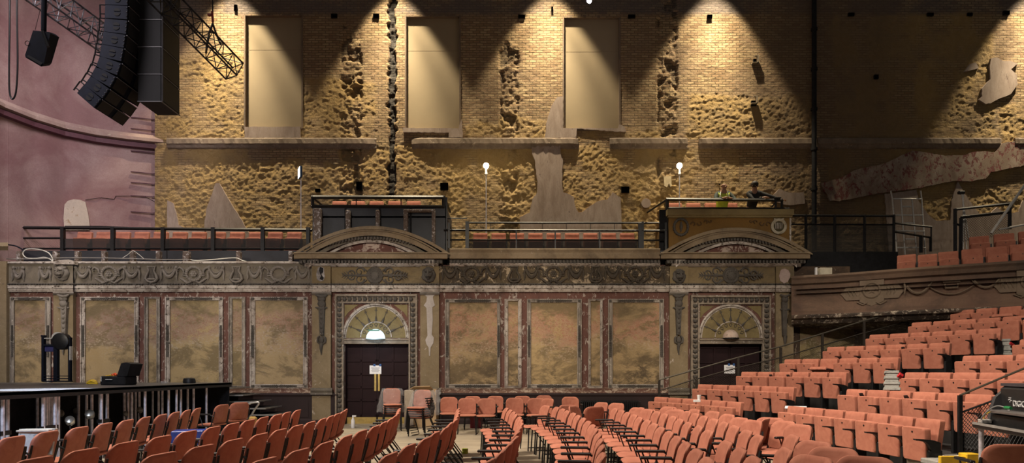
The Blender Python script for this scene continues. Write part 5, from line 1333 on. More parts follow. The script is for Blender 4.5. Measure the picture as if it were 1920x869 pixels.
# left booth
BF=flat('booth_blue_black',(.022,.024,.033),.55,0,.25,2)
b1=thing('gallery_booth','black raised box with open railing and weathered studs behind the left pediment','booth',(0,0,0))
YB=18.0
def BP(px,py,dy=0): return P(px,py,YB+dy)
a=BP(586,386); b_=BP(836,470)
MB().box(a.x,b_.x,YB,YB+.05,4.3,a.z).box(b_.x-.04,b_.x,YB+.05,19.7,4.3,a.z).box(a.x,a.x+.04,YB+.05,19.7,4.3,a.z).build('booth_front',BF,b1)
MB().box(a.x,b_.x,YB,19.8,a.z-.35,a.z-.3).build('booth_floor',BF,b1)
for q in (648,712,770): MB().box(BP(q,0).x-.03,BP(q,0).x+.03,YB-.015,YB,4.3,a.z-.02).build('batten',M_['blackm'],b1)
def bb(x0,y0,x1,y1,t,nm,dy0=0,dy1=0): MB().tube([BP(x0,y0,dy0),BP(x1,y1,dy1)],t,4).build(nm,BLACK,b1)
bb(584,370,833,370.5,.055,'top_rail'); bb(584,387,833,388,.05,'low_rail'); bb(586,368,586,390,.05,'post'); bb(832,368,832,390,.05,'post'); bb(668,372,668,387,.015,'post'); bb(752,372,752,387,.015,'post')
for x,y0,x1,dy in ((586,370,0,0),(833,370,0,0)):
    p=BP(x,y0); MB().tube([p,p+Vector((0,1.7,0))],.04,4).tube([p-Vector((0,0,.27)),p+Vector((0,1.7,-.27))],.03,4).build('side_rail',BLACK,b1)
MB().box(b_.x-.02,b_.x+.04,YB+.0,YB+.04,4.3,BP(0,370).z).build('corner_post',BLACK,b1)
for i in range(5):
    p=P(615+35.3*(i+.5),380,19.0); z=P(0,377.5,19.1).z-.825; place_tip('g',(p.x,19.1,z),0,'coral tip-up seat inside the black booth, %s from the left'%ORD[i],'seats in the black booth')
for i,(x0,x1,y0) in enumerate([(589,603,392),(649,657,395),(705,712,395),(757,765,397),(810,816,397)]):
    a=P(x0,y0,17.85);b_=P(x1,470,17.85); o=MB().bbox(a.x,b_.x,17.78,17.93,4.4,a.z,.012).build('timber_stud',STUD); tag(o,'tall weathered timber stud in front of the black booth, %s from the left'%ORD[i],'stud','tall studs before the black booth')
a=P(757,394,17.85);b_=P(816,398,17.85); o=MB().bbox(a.x,b_.x,17.78,17.93,b_.z,a.z,.01).build('timber_header',STUD); tag(o,'short weathered timber header joining the two right-hand studs of the booth','timber')
# right booth
b2=thing('gallery_booth','tan and orange-brown painted booth with wreaths behind the right pediment','booth',(0,0,0))
ORB=peel('orange_brown_paint',(.20,.105,.022),(.16,.085,.02),(.35,.28,.2),(.07,.045,.02),s1=1.5,s2=9,chipt=.74,soott=.62)
a=BP(1254,408); b_=BP(1482,470)
MB().box(a.x,b_.x,YB,19.7,4.3,a.z+.0).build('painted_front',ORB,b2)
a2=BP(1250,394); MB().box(BP(1250,0).x,BP(1486,0).x,YB-.10,YB+.3,BP(0,405).z,a2.z).box(BP(1252,0).x,BP(1484,0).x,YB-.06,YB+.3,BP(0,409).z,BP(0,405).z).build('cap_moulding',peel('olive_cap',(.26,.20,.09),(.2,.15,.07),(.4,.35,.26),None,s1=2,s2=8,chipt=.68),b2)
MB().box(BP(1480,0).x,BP(1483,0).x,YB-.02,YB,4.3,a.z).build('pale_edge',WHITE,b2)
mb=MB(); c=BP(1277,426,-.03)
for i in range(20):
    t=2*PI*i/20; mb.ball(c+Vector((.20*math.cos(t),0,.23*math.sin(t))),(.045,.03,.045),6,4)
mb.torus(c,.20,.03,24,5,squash=1.15); mb.tube([c+Vector((0,0,.15)),c+Vector((0,-.02,0)),c+Vector((0,0,-.14))],[.02,.05,.01],6); mb.build('dark_wreath',ORN,b2,smooth=True)
mb=MB(); c=BP(1460,425,-.03)
mb.torus(c,.19,.045,24,6); mb.tube([c+Vector((-.14,0,.22)),c+Vector((0,0,.17)),c+Vector((.14,0,.22))],.03,6); mb.build('white_wreath',peel('worn_white_relief',(.4,.35,.26),(.5,.45,.36),(.15,.1,.05),None,s1=6,s2=10,chipt=.62),b2,smooth=True)
mb=MB().lathe([(.15,0),(.15,.02)],20,Matrix.Translation(BP(1460,425,-.0))@Matrix.Rotation(PI/2,4,'X')); mb.build('wreath_ground',flat('dark_green_ground',(.05,.04,.015),.8),b2)
for i in range(-2,3): 
    c=BP(1460+i*3,424,-.03); MB().tube([c+Vector((0,0,-.08)),c+Vector((0,-.01,.0)),c+Vector((0.01,0,.09))],.012,5).build('lyre_string',WHITE,b2)
for sx,cx in ((1,1300),(-1,1440)):
    mb=MB()
    for k,(dx,r) in enumerate([(0,5),(12,5),(24,4),(32,3)]):
        pts=[]
        for i in range(12):
            t=i/11*4.5; rr=r*(1-.6*i/11); c=BP(cx+sx*(dx-rr*math.cos(t)),421-k*2+(rr*math.sin(t))*(1 if k%2 else -1),-.01); pts.append(c)
        mb.tube(pts,.02,5)
    mb.build('scroll_ornament',flat('brown_scroll%d'%(cx),(.10,.055,.02),.8),b2)
def b2b(x0,y0,x1,y1,t,nm): MB().tube([BP(x0,y0,.1),BP(x1,y1,.1)],t,4).build(nm,BLACK,b2)
b2b(1249,374,1468,376,.045,'top_rail'); b2b(1249,391,1480,392,.04,'low_rail'); b2b(1251,374,1251,470,.05,'post'); b2b(1466,374,1466,391,.04,'post')
p=BP(1251,374,.1); MB().tube([p,p+Vector((-.25,1.5,0))],.035,4).build('side_rail',BLACK,b2)
MB().box(BP(1238,0).x,BP(1251,0).x,YB+.1,YB+.15,4.3,BP(0,392).z).build('dark_side',M_['blackm'],b2)
for i,(px) in enumerate((1268.5,1304,1339,1374)):
    z=P(0,380,18.85).z-.825; p=P(px,380,18.8); place_tip('g',(p.x,18.9,z),0,'coral tip-up seat in the tan booth, %s from the left'%ORD[i],'seats in the tan booth')
# ================================================================= PEOPLE
def skin_mesh(name,nodes,edges,radii,mat,parent=None,sub=2):
    me=bpy.data.meshes.new(name); me.from_pydata([tuple(v) for v in nodes],edges,[]); me.materials.append(mat)
    o=bpy.data.objects.new(name,me); C.objects.link(o)
    if parent: o.parent=parent
    bpy.context.view_layer.update()
    sk=o.modifiers.new('skin','SKIN'); sk.use_smooth_shade=True
    if not me.skin_vertices: me.attributes.new('x','FLOAT','POINT')
    bm=bmesh.new(); bm.from_mesh(me); ly=bm.verts.layers.skin.verify(); bm.verts.ensure_lookup_table()
    for i,v in enumerate(bm.verts):
        r=radii[i]; v[ly].radius=(r,r) if not isinstance(r,tuple) else r; v[ly].use_root=(i==0)
    bm.to_mesh(me); bm.free()
    o.modifiers.new('sub','SUBSURF').levels=sub; o.modifiers['sub'].render_levels=sub
    return o
def person(loc,rz,pose,label,skin,top,trous,vest=None,hair=None,hands=True):
    t=thing('person',label,'person',loc,rz); del t['_w']
    J=pose; V=Vector
    nodes=[];rad=[];E_=[]
    def nd(p,r): nodes.append(V(p)); rad.append(r); return len(nodes)-1
    pel=nd(J['pelvis'],.13); wai=nd(J['waist'],.125); che=nd(J['chest'],.15); nb=nd(J['neckb'],.075); nt_=nd(J['neckt'],.055); hd=nd(J['head'],.088); cr_=nd(J['crown'],.075)
    for a,b_ in ((pel,wai),(wai,che),(che,nb),(nb,nt_),(nt_,hd),(hd,cr_)): E_.append((a,b_))
    for s in ('L','R'):
        sh=nd(J['sh'+s],.06); el=nd(J['el'+s],.042); wr=nd(J['wr'+s],.028); pa=nd(J['pa'+s],.035)
        E_+=[(nb,sh),(sh,el),(el,wr),(wr,pa)]
        d=(V(J['pa'+s])-V(J['wr'+s])).normalized(); side=d.cross(V((0,0,1))).normalized()
        for k in range(4):
            base=V(J['pa'+s])+side*(k-1.5)*.02+d*.03; f1=nd(base,.009); f2=nd(base+d*.035+V((0,0,-.012)),.008); f3=nd(base+d*.05+V((0,0,-.035)),.007); E_+=[(pa,f1),(f1,f2),(f2,f3)]
        sg=1 if s=='L' else -1
        th=nd(V(J['wr'+s])+d*.05+side*.05*sg*-1,.010); th2=nd(V(J['wr'+s])+d*.085+side*.06*sg*-1+V((0,0,-.01)),.008); E_+=[(pa,th),(th,th2)]
        hp=nd(J['hp'+s],.10); kn=nd(J['kn'+s],.065); an=nd(J['an'+s],.042); to=nd(J['to'+s],.04); E_+=[(pel,hp),(hp,kn),(kn,an),(an,to)]
    body=skin_mesh('body',nodes,E_,rad,skin,t)
    # face parts as relief children
    h=V(J['head']); f=(V(J['face'])-h).normalized(); r_=f.cross(V((0,0,1))).normalized(); u=r_.cross(f)
    fm=MB(); c=h+f*.085
    fm.ball(c+f*.012-u*.005,(.016,.02,.024),8,6)
    fm.tube([c+r_*-.025-u*.045-f*.002,c+f*.006-u*.045,c+r_*.025-u*.045-f*.002],.006,5)
    for s in (-1,1): fm.ball(h+r_*s*.088-f*.005,(.014,.022,.032),8,6); fm.ball(c+r_*s*.032+u*.022-f*.012,(.013,.012,.008),6,5)
    fm.build('face_features',skin,t,smooth=True)
    e=MB()
    for s in (-1,1): e.ball(c+r_*s*.032+u*.022-f*.002,.008,6,5)
    e.build('eye',BLACK,t)
    # jacket
    n2=[];r2=[];e2=[]
    def n_(p,r): n2.append(V(p)); r2.append(r); return len(n2)-1
    a=n_(J['pelvis'],.155); b_=n_(J['waist'],.15); c_=n_(J['chest'],(.175)); d_=n_(J['neckb'],.095); e2+=[(a,b_),(b_,c_),(c_,d_)]
    for s in ('L','R'):
        s1=n_(J['sh'+s],.085); s2=n_(J['el'+s],.06); s3=n_(V(J['wr'+s])*.92+V(J['el'+s])*.08,.045); e2+=[(d_,s1),(s1,s2),(s2,s3)]
    jk=skin_mesh('jacket',n2,e2,r2,top,t)
    n2.clear(); r2=[];e2=[]
    n2=[];
    def n3(p,r): n2.append(V(p)); r2.append(r); return len(n2)-1
    a=n3(J['pelvis'],.15)
    for s in ('L','R'):
        s1=n3(J['hp'+s],.115); s2=n3(J['kn'+s],.08); s3=n3(J['an'+s],.06); e2+=[(a,s1),(s1,s2),(s2,s3)]
    skin_mesh('trousers',n2,e2,r2,trous,t)
    for s in ('L','R'):
        MB().ball(V(J['to'+s])+V((0,0,-.0)),(.05,.12,.045),10,6).build('shoe',BLACK,t,smooth=True)
    if vest:
        n2=[];r2=[];e2=[]
        a=n3(J['pelvis'],.172); b_=n3(J['waist'],.168); c_=n3(J['chest'],.212); d_=n3(J['neckb'],.10); e2+=[(a,b_),(b_,c_),(c_,d_)]
        for s in ('L','R'): k_=n3(V(J['sh'+s])*.8+V(J['neckb'])*.2,.088); e2.append((d_,k_))
        vs_=skin_mesh('hi_vis_vest',n2,e2,r2,vest,t)
        c=V(J['chest']); MB().tube([c+V((-.14,-.17,-.02)),c+V((-.09,-.12,.16))],.016,5).tube([c+V((.14,-.17,-.02)),c+V((.09,-.12,.16))],.016,5).build('reflective_strip',flat('silver_strip',(.6,.6,.55),.3,.4),vs_)
    if hair:
        mb=MB(); 
        def hf(d): return 1
        mb.ball(h-f*.030+u*.035,(.106,.108,.105),16,10); mb.build('hair',hair,t,smooth=True)
    return t
SKN=flat('skin_tone',(.42,.24,.16),.55,0,.1,12)
z=P(0,346,18.35).z
H0=dict(pelvis=(0,.12,.92),waist=(0,.06,1.08),chest=(0,-.03,1.28),neckb=(0,-.08,1.45),neckt=(0,-.11,1.53),head=(0,-.14,1.62),crown=(0,-.13,1.69),face=(0.03,-.30,1.56),
 shL=(.19,-.06,1.40),elL=(.30,-.22,1.20),wrL=(.12,-.40,1.19),paL=(.04,-.42,1.20),shR=(-.19,-.06,1.40),elR=(-.28,-.22,1.20),wrR=(-.10,-.40,1.20),paR=(-.02,-.43,1.21),
 hpL=(.10,.12,.86),knL=(.11,.06,.48),anL=(.12,.12,.09),toL=(.12,.02,.045),hpR=(-.10,.12,.86),knR=(-.11,.08,.48),anR=(-.12,.16,.09),toR=(-.12,.06,.045))
p=P(1354,380,18.5); rail_z=BP(0,374,.1).z
# booth floor is hidden by the front; feet rest on it
flo=rail_z-1.17
MB().box(BP(1256,0).x+.05,BP(1480,0).x-.05,YB+.02,19.72,flo-.06,flo).build('booth_floor',FAS,b2)
person((p.x,18.48,flo),.0,H0,'bald person in a yellow hi-vis vest leaning on the rail of the tan booth',SKN,flat('dark_green_jumper',(.03,.045,.04),.85),flat('dark_trousers',(.02,.02,.025),.85),vest=flat('hi_vis_yellow',(.50,.62,.06),.6),hair=None)
H1=dict(H0); H1.update(chest=(.02,-.06,1.26),neckb=(0,-.14,1.42),neckt=(-.01,-.19,1.49),head=(-.02,-.25,1.56),crown=(-.02,-.25,1.65),face=(.03,-.40,1.46),
 shL=(.20,-.12,1.36),elL=(.45,-.26,1.24),wrL=(.68,-.34,1.13),paL=(.76,-.36,1.12),shR=(-.18,-.10,1.36),elR=(-.06,-.32,1.12),wrR=(.18,-.38,1.18),paR=(.25,-.4,1.18))
p=P(1411,380,18.5)
person((p.x,18.52,flo+.05),.0,H1,'person in black leaning on the tan booth rail, one arm stretched to the right',flat('skin_tone_b',(.33,.18,.12),.55),flat('black_coat',(.010,.010,.012),.85),flat('black_trousers',(.012,.012,.014),.85),hair=flat('dark_hair',(.02,.015,.012),.7))
p=BP(1462,374,.0); o=MB().bbox(p.x-.13,p.x+.05,YB+.0,YB+.16,p.z+.03,p.z+.07,.01).tube([(p.x-.08,YB+.08,p.z+.04),(p.x-.08,YB+.08,p.z-.25)],.03,6).tube([(p.x-.2,YB+.06,p.z-.2),(p.x-.02,YB+.08,p.z+.03)],.02,5).build('rail_clamp_lamp',BLACK); tag(o,'small black clamped fitting at the right end of the tan booth rail','fitting')
# poles, sign and globe lamps against the brick
def globe(px,py,ybase,label,Y=18.9):
    c=P(px,py,Y); b_=P(px,ybase,Y); t=thing('globe_lamp',label,'lamp',(b_.x,Y,b_.z),0,'bare globe lamps on poles in the gallery')
    MB().ball(c,.085,14,10).build('lit_globe',emit('globe_glow',(1.0,.86,.62),45.0),t,smooth=True)
    MB().lathe([(.035,-.30),(.05,-.26),(.035,-.2),(.03,-.08)],10,Matrix.Translation(c)).build('lamp_holder',CHROME,t)
    MB().tube([b_,c-Vector((0,0,.3))],.018,6).build('pole',STEELW,t)
    li=bpy.data.lights.new('globe_light','POINT'); li.energy=22; li.color=(1,.8,.5); li.shadow_soft_size=.09; lo=bpy.data.objects.new('globe_light',li); lo.location=c+Vector((0,-.15,0)); C.objects.link(lo)
globe(911.5,311,466,'bright globe lamp on a thin pole above the middle gallery seats'); globe(1274,311,392,'bright globe lamp on a thin pole above the tan booth')
c=P(563,324,18.8); t=thing('lit_sign','small lit bluish sign seen nearly edge-on atop a thin white pole','sign',(c.x,18.8,DZ),0)
M=Matrix.Translation(c)@Matrix.Rotation(math.radians(-62),4,'Z')
MB().bbox(-.17,.17,-.035,.035,-.17,.16,.008,M).build('sign_box',flat('navy_sign',(.01,.03,.07),.4),t)
MB().box(-.15,.15,-.042,-.035,-.15,.14,M).build('lit_face',emit('sign_glow',(.72,.88,1.0),6.0),t)
MB().tube([(c.x+.02,18.8,DZ),c+Vector((.02,0,-.16))],.015,6).build('pole',STEELW,t)
# ================================================================= HORSESHOE BALCONY (right)
BT=4.12
pth=[]
for px,py in [(1484,518),(1520,516),(1560,514),(1600,511),(1650,507),(1700,503),(1740,500),(1785,497),(1830,494),(1875,491),(1920,488),(1980,484),(2050,479),(2150,471)]:
    s=(HY-py)/(BT-EYE); pth.append(((px-CX)/s,F/s))
BALM=peel('umber_balcony_paint',(.125,.078,.052),(.16,.10,.065),(.36,.30,.24),(.05,.035,.028),s1=1.2,s2=8,chipt=.70,soott=.53)
BALB=peel('chipped_balcony_edge',(.10,.065,.045),(.07,.048,.036),(.40,.34,.27),(.025,.018,.015),s1=2,s2=7,chipt=.56,soott=.5,chips=.05)
def bz(py): return EYE+(HY-py)/73.3   # heights read at px 1700
prof1=[(-.35,BT),(-.02,BT),(.0,BT-.02),(.02,BT-.06),(-.02,BT-.12),(-.04,BT-.22),(-.12,BT-.26),(-.35,BT-.26)]
bal=struct(sweep(pth,prof1).build('trim_60',BALM,smooth=False))
prof2=[(-.35,BT-.24),(-.12,BT-.24),(-.13,BT-.75),(-.06,BT-.98),(.04,BT-1.06),(.05,BT-1.11),(-.35,BT-1.11)]
struct(sweep(pth,prof2).build('trim_61',peel('brown_balcony_face',(.135,.078,.055),(.17,.105,.07),(.33,.27,.21),(.06,.04,.03),s1=1.0,s2=6,chipt=.72,soott=.55)))
prof3=[(-.4,BT-1.09),(.06,BT-1.09),(.09,BT-1.13),(.07,BT-1.19),(-.02,BT-1.21),(-.06,BT-1.27),(-.12,BT-1.33),(-.4,BT-1.35),(-2.6,BT-1.55),(-2.6,BT-1.2)]
struct(sweep(pth,prof3).build('trim_62',BALB))
def onbal(px,dz,off):   # point on balcony face at picture column px
    best=None
    for (x0,y0),(x1,y1) in zip(pth,pth[1:]):
        a=CX+F*x0/y0; b_=CX+F*x1/y1
        if a<=px<=b_:
            t=(px-a)/(b_-a); d=Vector((x1-x0,y1-y0)).normalized(); n=Vector((d.y,-d.x)); return Vector((x0+(x1-x0)*t+n.x*off,y0+(y1-y0)*t+n.y*off,BT+dz)),Vector((d.x,d.y,0)),Vector((n.x,n.y,0))
par=bal
def balorn(px,kind):
    c,d,n=onbal(px,-.52,-.11); mb=MB(); Z=Vector((0,0,1))
    def pt(u,v,w=0): return c+d*u+Z*v+n*w
    if kind=='star':
        def slab(pts,w): 
            m=len(pts); f=[pt(u,v,w) for u,v in pts]; b_=[pt(u,v,-.04) for u,v in pts]; mb.add(f+b_,[tuple(range(m)),tuple(range(2*m-1,m-1,-1))]+[(i,(i+1)%m,m+(i+1)%m,m+i) for i in range(m)])
        slab([(-.28,-.28),(-.28,.40),(.28,.40),(.28,-.28),(.14,-.34),(0,-.40),(-.14,-.34)],.04)
        for s in (-1,1): slab([(s*.28,-.22),(s*.28,.14),(s*.6,.14),(s*.68,.02),(s*.74,-.04),(s*.68,-.1),(s*.6,-.22)],.03)
        mb.tube([pt(.19*math.cos(a),.02+.19*math.sin(a),.05) for a in [2*PI*i/24 for i in range(25)]],.028,6)
        slab([((.11 if i%2==0 else .045)*math.cos(PI/2+i*PI/5),.02+(.11 if i%2==0 else .045)*math.sin(PI/2+i*PI/5)) for i in range(10)],.06)
        for s in (-1,1):
            for k in range(3): mb.tube([pt(s*(.34+.08*k),-.12,.03),pt(s*(.38+.08*k),.0,.045),pt(s*(.34+.08*k),.08,.03)],.014,5)
            mb.tube([pt(s*.1,-.3,.05),pt(s*.2,-.36,.05),pt(s*.34,-.28,.04)],.02,5)
    else:
        def sw(u0,u1,v,h,r=.02): mb.tube([pt(u0+(u1-u0)*i/12,v-h*(1-(2*i/12-1)**2),.02+.01) for i in range(13)],r,5)
        sw(-.95,-.45,.06,.2,.03); sw(-.45,.45,-.0,.2,.016); sw(.45,.95,.1,.18,.03)
        mb.tube([pt(-.18,.12,.02),pt(.18,.12,.02)],.035,5); mb.tube([pt(-.14,.06,.02),pt(-.12,-.04,.03),pt(.12,-.04,.03),pt(.14,.06,.02)],.03,6)
        for u in (-1.0,.98): mb.tube([pt(u,.16,.02),pt(u+.02,.0,.03),pt(u,-.14,.02)],[.02,.03,.01],5)
        mb.tube([pt(-.45,.06,.02),pt(-.4,.14,.03),pt(-.2,.12,.02)],.015,5); mb.tube([pt(.45,.06,.02),pt(.4,.14,.03),pt(.2,.12,.02)],.015,5)
    mb.build('star_plaque' if kind=='star' else 'swag_relief',peel('umber_relief',(.15,.11,.075),(.19,.14,.1),(.34,.29,.23),None,s1=4,s2=12,chipt=.68) if 'umber_relief' not in bpy.data.materials else bpy.data.materials['umber_relief'],par,smooth=True)
balorn(1634,'star'); balorn(1785,'swag'); balorn(1936,'star')
# balcony deck, void and seats
dk=[(x-.3,y) for x,y in pth]; 
mb=MB(); vs=[(x,y,z) for x,y in pth for z in (3.62,3.74)]+[(x+3.8,y+1.2,z) for x,y in pth for z in (3.62,3.74)]; n=len(pth); fs=[]
for i in range(n-1): fs+=[(2*i+1,2*i+3,2*n+2*i+3,2*n+2*i+1),(2*i,2*n+2*i,2*n+2*i+2,2*i+2)]
o=mb.add(vs,fs).build('balcony_deck',FAS); struct(o); o.name='floor_balcony'
for i,px in enumerate([1697,1740,1784.5,1830.5,1878,1926]):
    c,d,n=onbal(px,0,-.55); ph=math.atan2(n.x,-n.y); z=EYE+((HY-[481,480,475,470,466,461][i])*c.y/F)-.80; print('BALZ',z)
    k=(px-CX)/F; 
    place_tip('g',(c.x,c.y,z),ph,'coral tip-up seat in the front row of the right balcony, %s from the left'%ORD[i],'front row seats of the right balcony')
for i,px in enumerate([1837,1884,1931]):
    c,d,n=onbal(px,0,-1.35); ph=math.atan2(n.x,-n.y); x=(px-CX)/F*c.y; z=EYE+((HY-[446,441,436][i])*c.y/F)-.80; print('BALZ2',z)
    place_tip('g',(x,c.y,z),ph,'coral tip-up seat in the second row of the right balcony, %s from the left'%ORD[i],'second row seats of the right balcony')
rb_=thing('balcony_railing','dark railing with smoky infill panels at the end of the right balcony','railing',(0,0,0))
YQ=18.3
def QP(px,py,dy=0): return P(px,py,YQ+dy)
for (a,b_,c_,d_,t) in [(1482,404.5,1677,405.5,.035),(1482,421,1677,421.5,.025),(1482,474,1677,475,.03)]:
    MB().tube([QP(a,b_),QP(c_,d_)],t,4).build('rail',BLACK,rb_)
for px in (1511,1565,1621,1676): MB().tube([QP(px,403),QP(px,478)],.045,4).build('post',BLACK,rb_)
SM,nt,b=newmat('smoky_mesh'); b.inputs['Base Color'].default_value=(.03,.026,.022,1); b.inputs['Alpha'].default_value=.45; b.inputs['Roughness'].default_value=.7
for a,b_ in ((1513,1563),(1567,1619),(1623,1674)):
    p0=QP(a,422);p1=QP(b_,473); MB().box(p0.x,p1.x,YQ+.0,YQ+.008,p1.z,p0.z).build('infill_panel',SM,rb_)
MB().box(QP(1486,0).x,QP(1672,0).x,YQ-.3,YQ+1.3,3.6,QP(0,476).z).build('black_upstand',M_['blackm'],rb_)
MB().tube([QP(1677,419),QP(1747,426),],.03,4).tube([QP(1677,435),QP(1746,446)],.03,4).tube([QP(1746,426),QP(1746,472)],.025,4).tube([QP(1744,446),QP(1744,472)],.03,4).tube([QP(1727,444),QP(1727,474)],.06,4).build('end_rail',BLACK,rb_)
placed_box('white_box',1546,517,17.3,.33,.2,.2,flat('cream_box',(.5,.46,.36),.6),'small cream equipment box on the ledge of the right balcony','box'); placed_box('white_tube',1530,517,17.35,.06,.06,.22,PAPER,'small white upright tube next to the cream box on the balcony','tube')
lr=thing('multi_ladder','wide aluminium ladder frame leaning on the wall behind the right balcony','ladder',(0,0,0))
def ltube(pts,r,nm='stile'): MB().tube(pts,r,6).build(nm,CHROME,lr)
YL=18.9
def LL(px,py): return P(px,py,YL)
ltube([LL(1670,358),LL(1673,374),LL(1682,478)],.022); ltube([LL(1726,358),LL(1728,374),LL(1735,478)],.022)
ltube([LL(1689,374),LL(1697,478)],.022); ltube([LL(1710,374),LL(1719,478)],.022)
for x0,x1,y in [(1673,1727,373.5),(1676,1690,404),(1692,1710,404),(1713,1730,404),(1691,1708,388),(1694,1712,419),(1680,1733,434),(1697,1714,449),(1681,1735,465)]: ltube([LL(x0,y),LL(x1,y)],.026,'rung')
# right guard frame, stands and struts on the balcony
gf=thing('balcony_guard','black framed mesh guard above the right balcony seats','railing',(0,0,0))
YG=17.0
def GG(px,py): return P(px,py,YG)
for pts,t in [([(1792,393),(1896,382)],.035),([(1802,408),(1894,398)],.04),([(1791,392),(1791,540)],.055),([(1802,409),(1800,540)],.055),([(1895,382),(1895,430)],.03),([(1893,398),(1892,430)],.045),([(1788,418),(1800,423)],.03)]:
    MB().tube([GG(*p) for p in pts],t,4).build('guard_bar',BLACK,gf)
w=MB(); wiremesh(w,GG(1803,455),GG(1892,440),GG(1892,400),GG(1803,410),.07,.005); w.build('mesh_panel',GUN,gf)
ts=thing('lighting_stand','folded aluminium tripod stand behind the right balcony seats','stand',(0,0,0))
for pts in ([(1803,364),(1830,530)],[(1804,366),(1818,532)],[(1806,364),(1806,530)]): MB().tube([P(a,b_,17.4) for a,b_ in pts],.018,6).build('leg',CHROME,ts)
p=P(1803,362,17.4); MB().bbox(p.x-.1,p.x+.08,17.35,17.45,p.z-.04,p.z+.05,.02).build('stand_head',BLACK,ts)
o=MB().tube([P(1858,438,16.6),P(1925,342,16.6),P(1990,250,16.6)],.035,8).build('aluminium_pole',CHROME); tag(o,'aluminium pole slanting up across the right edge over the balcony guard','pole')
o=MB().tube([P(1872,431,16.9),P(1925,421,16.9),P(1990,408,16.9)],.025,8).build('aluminium_pole',CHROME); tag(o,'low nearly level aluminium tube just above the upper balcony seats at right','pole')
# ================================================================= RIGGING
SPK=M_['navy']; GRL=flat('black_grille',(.010,.010,.012),.6,.2,.3,60)
CUT=flat('dark_recess',(.004,.004,.005),.9)
la=thing('line_array','curved dark blue-black hanging line array of speaker boxes','loudspeaker',(0,0,0))
YA=15.53; WA=1.15
marks=[(870,-10),(868,90),(862,195),(848,295),(832,392),(810,488),(770,572),(722,650),(665,718)]
mk=[(a/3.95,b_/3.95) for a,b_ in marks]
mk=[(mk[0][0]+.5,mk[0][1]-25)]+mk
def ap(px,py,y): return Vector(((px-CX)*YA/F,y,EYE+(HY-py)*YA/F))
for i in range(len(mk)):
    c=Vector(mk[i]); a=Vector(mk[max(i-1,0)]); b_=Vector(mk[min(i+1,len(mk)-1)]); d=(b_-a).normalized(); h=.5*((b_-a).length/(2 if 0<i<len(mk)-1 else 1))*.965
    n=Vector((d.y,-d.x))  # points right in picture (y down)
    if n.x<0: n=-n
    k=0.8 if i<7 else 1.0
    q=[c-n*23-d*h,c+n*19-d*h*1.0,c+n*19+d*h,c-n*23+d*h*.92]
    def q3(p,y): return ap(p.x,p.y,y)
    f=[q3(p,YA) for p in q]; g=[q3(p,YA+WA) for p in q]
    mod=MB().add(f+g,[(0,1,2,3),(7,6,5,4),(0,4,5,1),(1,5,6,2),(2,6,7,3),(3,7,4,0)]).build('speaker_module',SPK,la)
    # side recesses and front grilles
    mb=MB()
    for s in (-1,1):
        cc=c+d*s*1.6; pts=[cc+ (n*math.cos(t)*6.0+d*s*math.sin(t)*5.6) for t in [PI*j/8 for j in range(9)]]
        v=[q3(p,YA-.012) for p in pts]; m_=len(v); v2=[p+Vector((0,.01,0)) for p in v]
        mb.add(v+v2,[tuple(range(m_)),tuple(range(2*m_-1,m_-1,-1))]+[(j,(j+1)%m_,m_+(j+1)%m_,m_+j) for j in range(m_)])
    mb.build('side_handle',CUT,mod)
    mb=MB()
    o_=(f[1]-f[0]).normalized()*.02
    up=(f[1]-f[2]); 
    for y0,y1 in ((YA+.05,YA+.50),(YA+.65,YA+1.10)):
        A0=f[1]-up*.06+o_; B0=f[2]+up*.06+o_
        mb.add([Vector((A0.x,y0,A0.z)),Vector((A0.x,y1,A0.z)),Vector((B0.x,y1,B0.z)),Vector((B0.x,y0,B0.z))]+[Vector((v.x-o_.x*.95,yy,v.z-o_.z*.95)) for v,yy in ((A0,y0),(A0,y1),(B0,y1),(B0,y0))],[(0,1,2,3),(7,6,5,4),(0,4,5,1),(1,5,6,2),(2,6,7,3),(3,7,4,0)])
    mb.build('front_grille',GRL,mod)
    MB().tube([f[1]+o_+Vector((0,.02,0)),f[1]+o_+Vector((0,WA-.02,0))],.012,4).build('edge_line',flat('edge_grey',(.09,.09,.10),.5) if 'edge_grey' not in bpy.data.materials else bpy.data.materials['edge_grey'],mod)
    mb=MB(); e=(f[0]-f[3])
    b0=f[0]-(f[1]-f[0]).normalized()*.13; b3=f[3]-(f[1]-f[0]).normalized()*.11
    if i>1: mb.tube([b0,b3],.022,4); mb.tube([b0,f[0]],.015,4); mb.tube([b3+e*.3,f[3]+e*.3],.015,4); mb.build('rigging_link',BLACK,mod)
    mb=MB()
    for k_ in range(3): mb.ball(f[1]*(1-.2-.3*k_)+f[2]*(.2+.3*k_)+Vector((-.0,-.02,0)),.018,6,4)
    mb.build('pin',BLACK,mod)
sb=thing('subwoofer_column','tall black column of subwoofer boxes hanging beside the line array','loudspeaker',(0,0,0))
zb=8.4; hh=.70
for k in range(6):
    z0=zb+k*hh; bx=MB().bbox(-9.60,-9.0,16.0,16.9,z0+.01,z0+hh-.01,.012).build('subwoofer_box',flat('sub_black',(.005,.005,.006),.8) if 'sub_black' not in bpy.data.materials else bpy.data.materials['sub_black'],sb)
    MB().box(-8.998,-8.985,16.05,16.85,z0+.04,z0+hh-.04).build('front_grille',GRL,bx)
    MB().box(-9.0,-8.98,16.0,16.9,z0-.012,z0+.012).box(-9.60,-9.0,15.99,16.0,z0-.01,z0+.01).build('edge_line',bpy.data.materials['edge_grey'],bx)
MB().tube([(-8.97,16.01,zb),(-8.97,16.01,zb+4.2)],.02,4).build('front_corner_trim',bpy.data.materials['edge_grey'],sb)
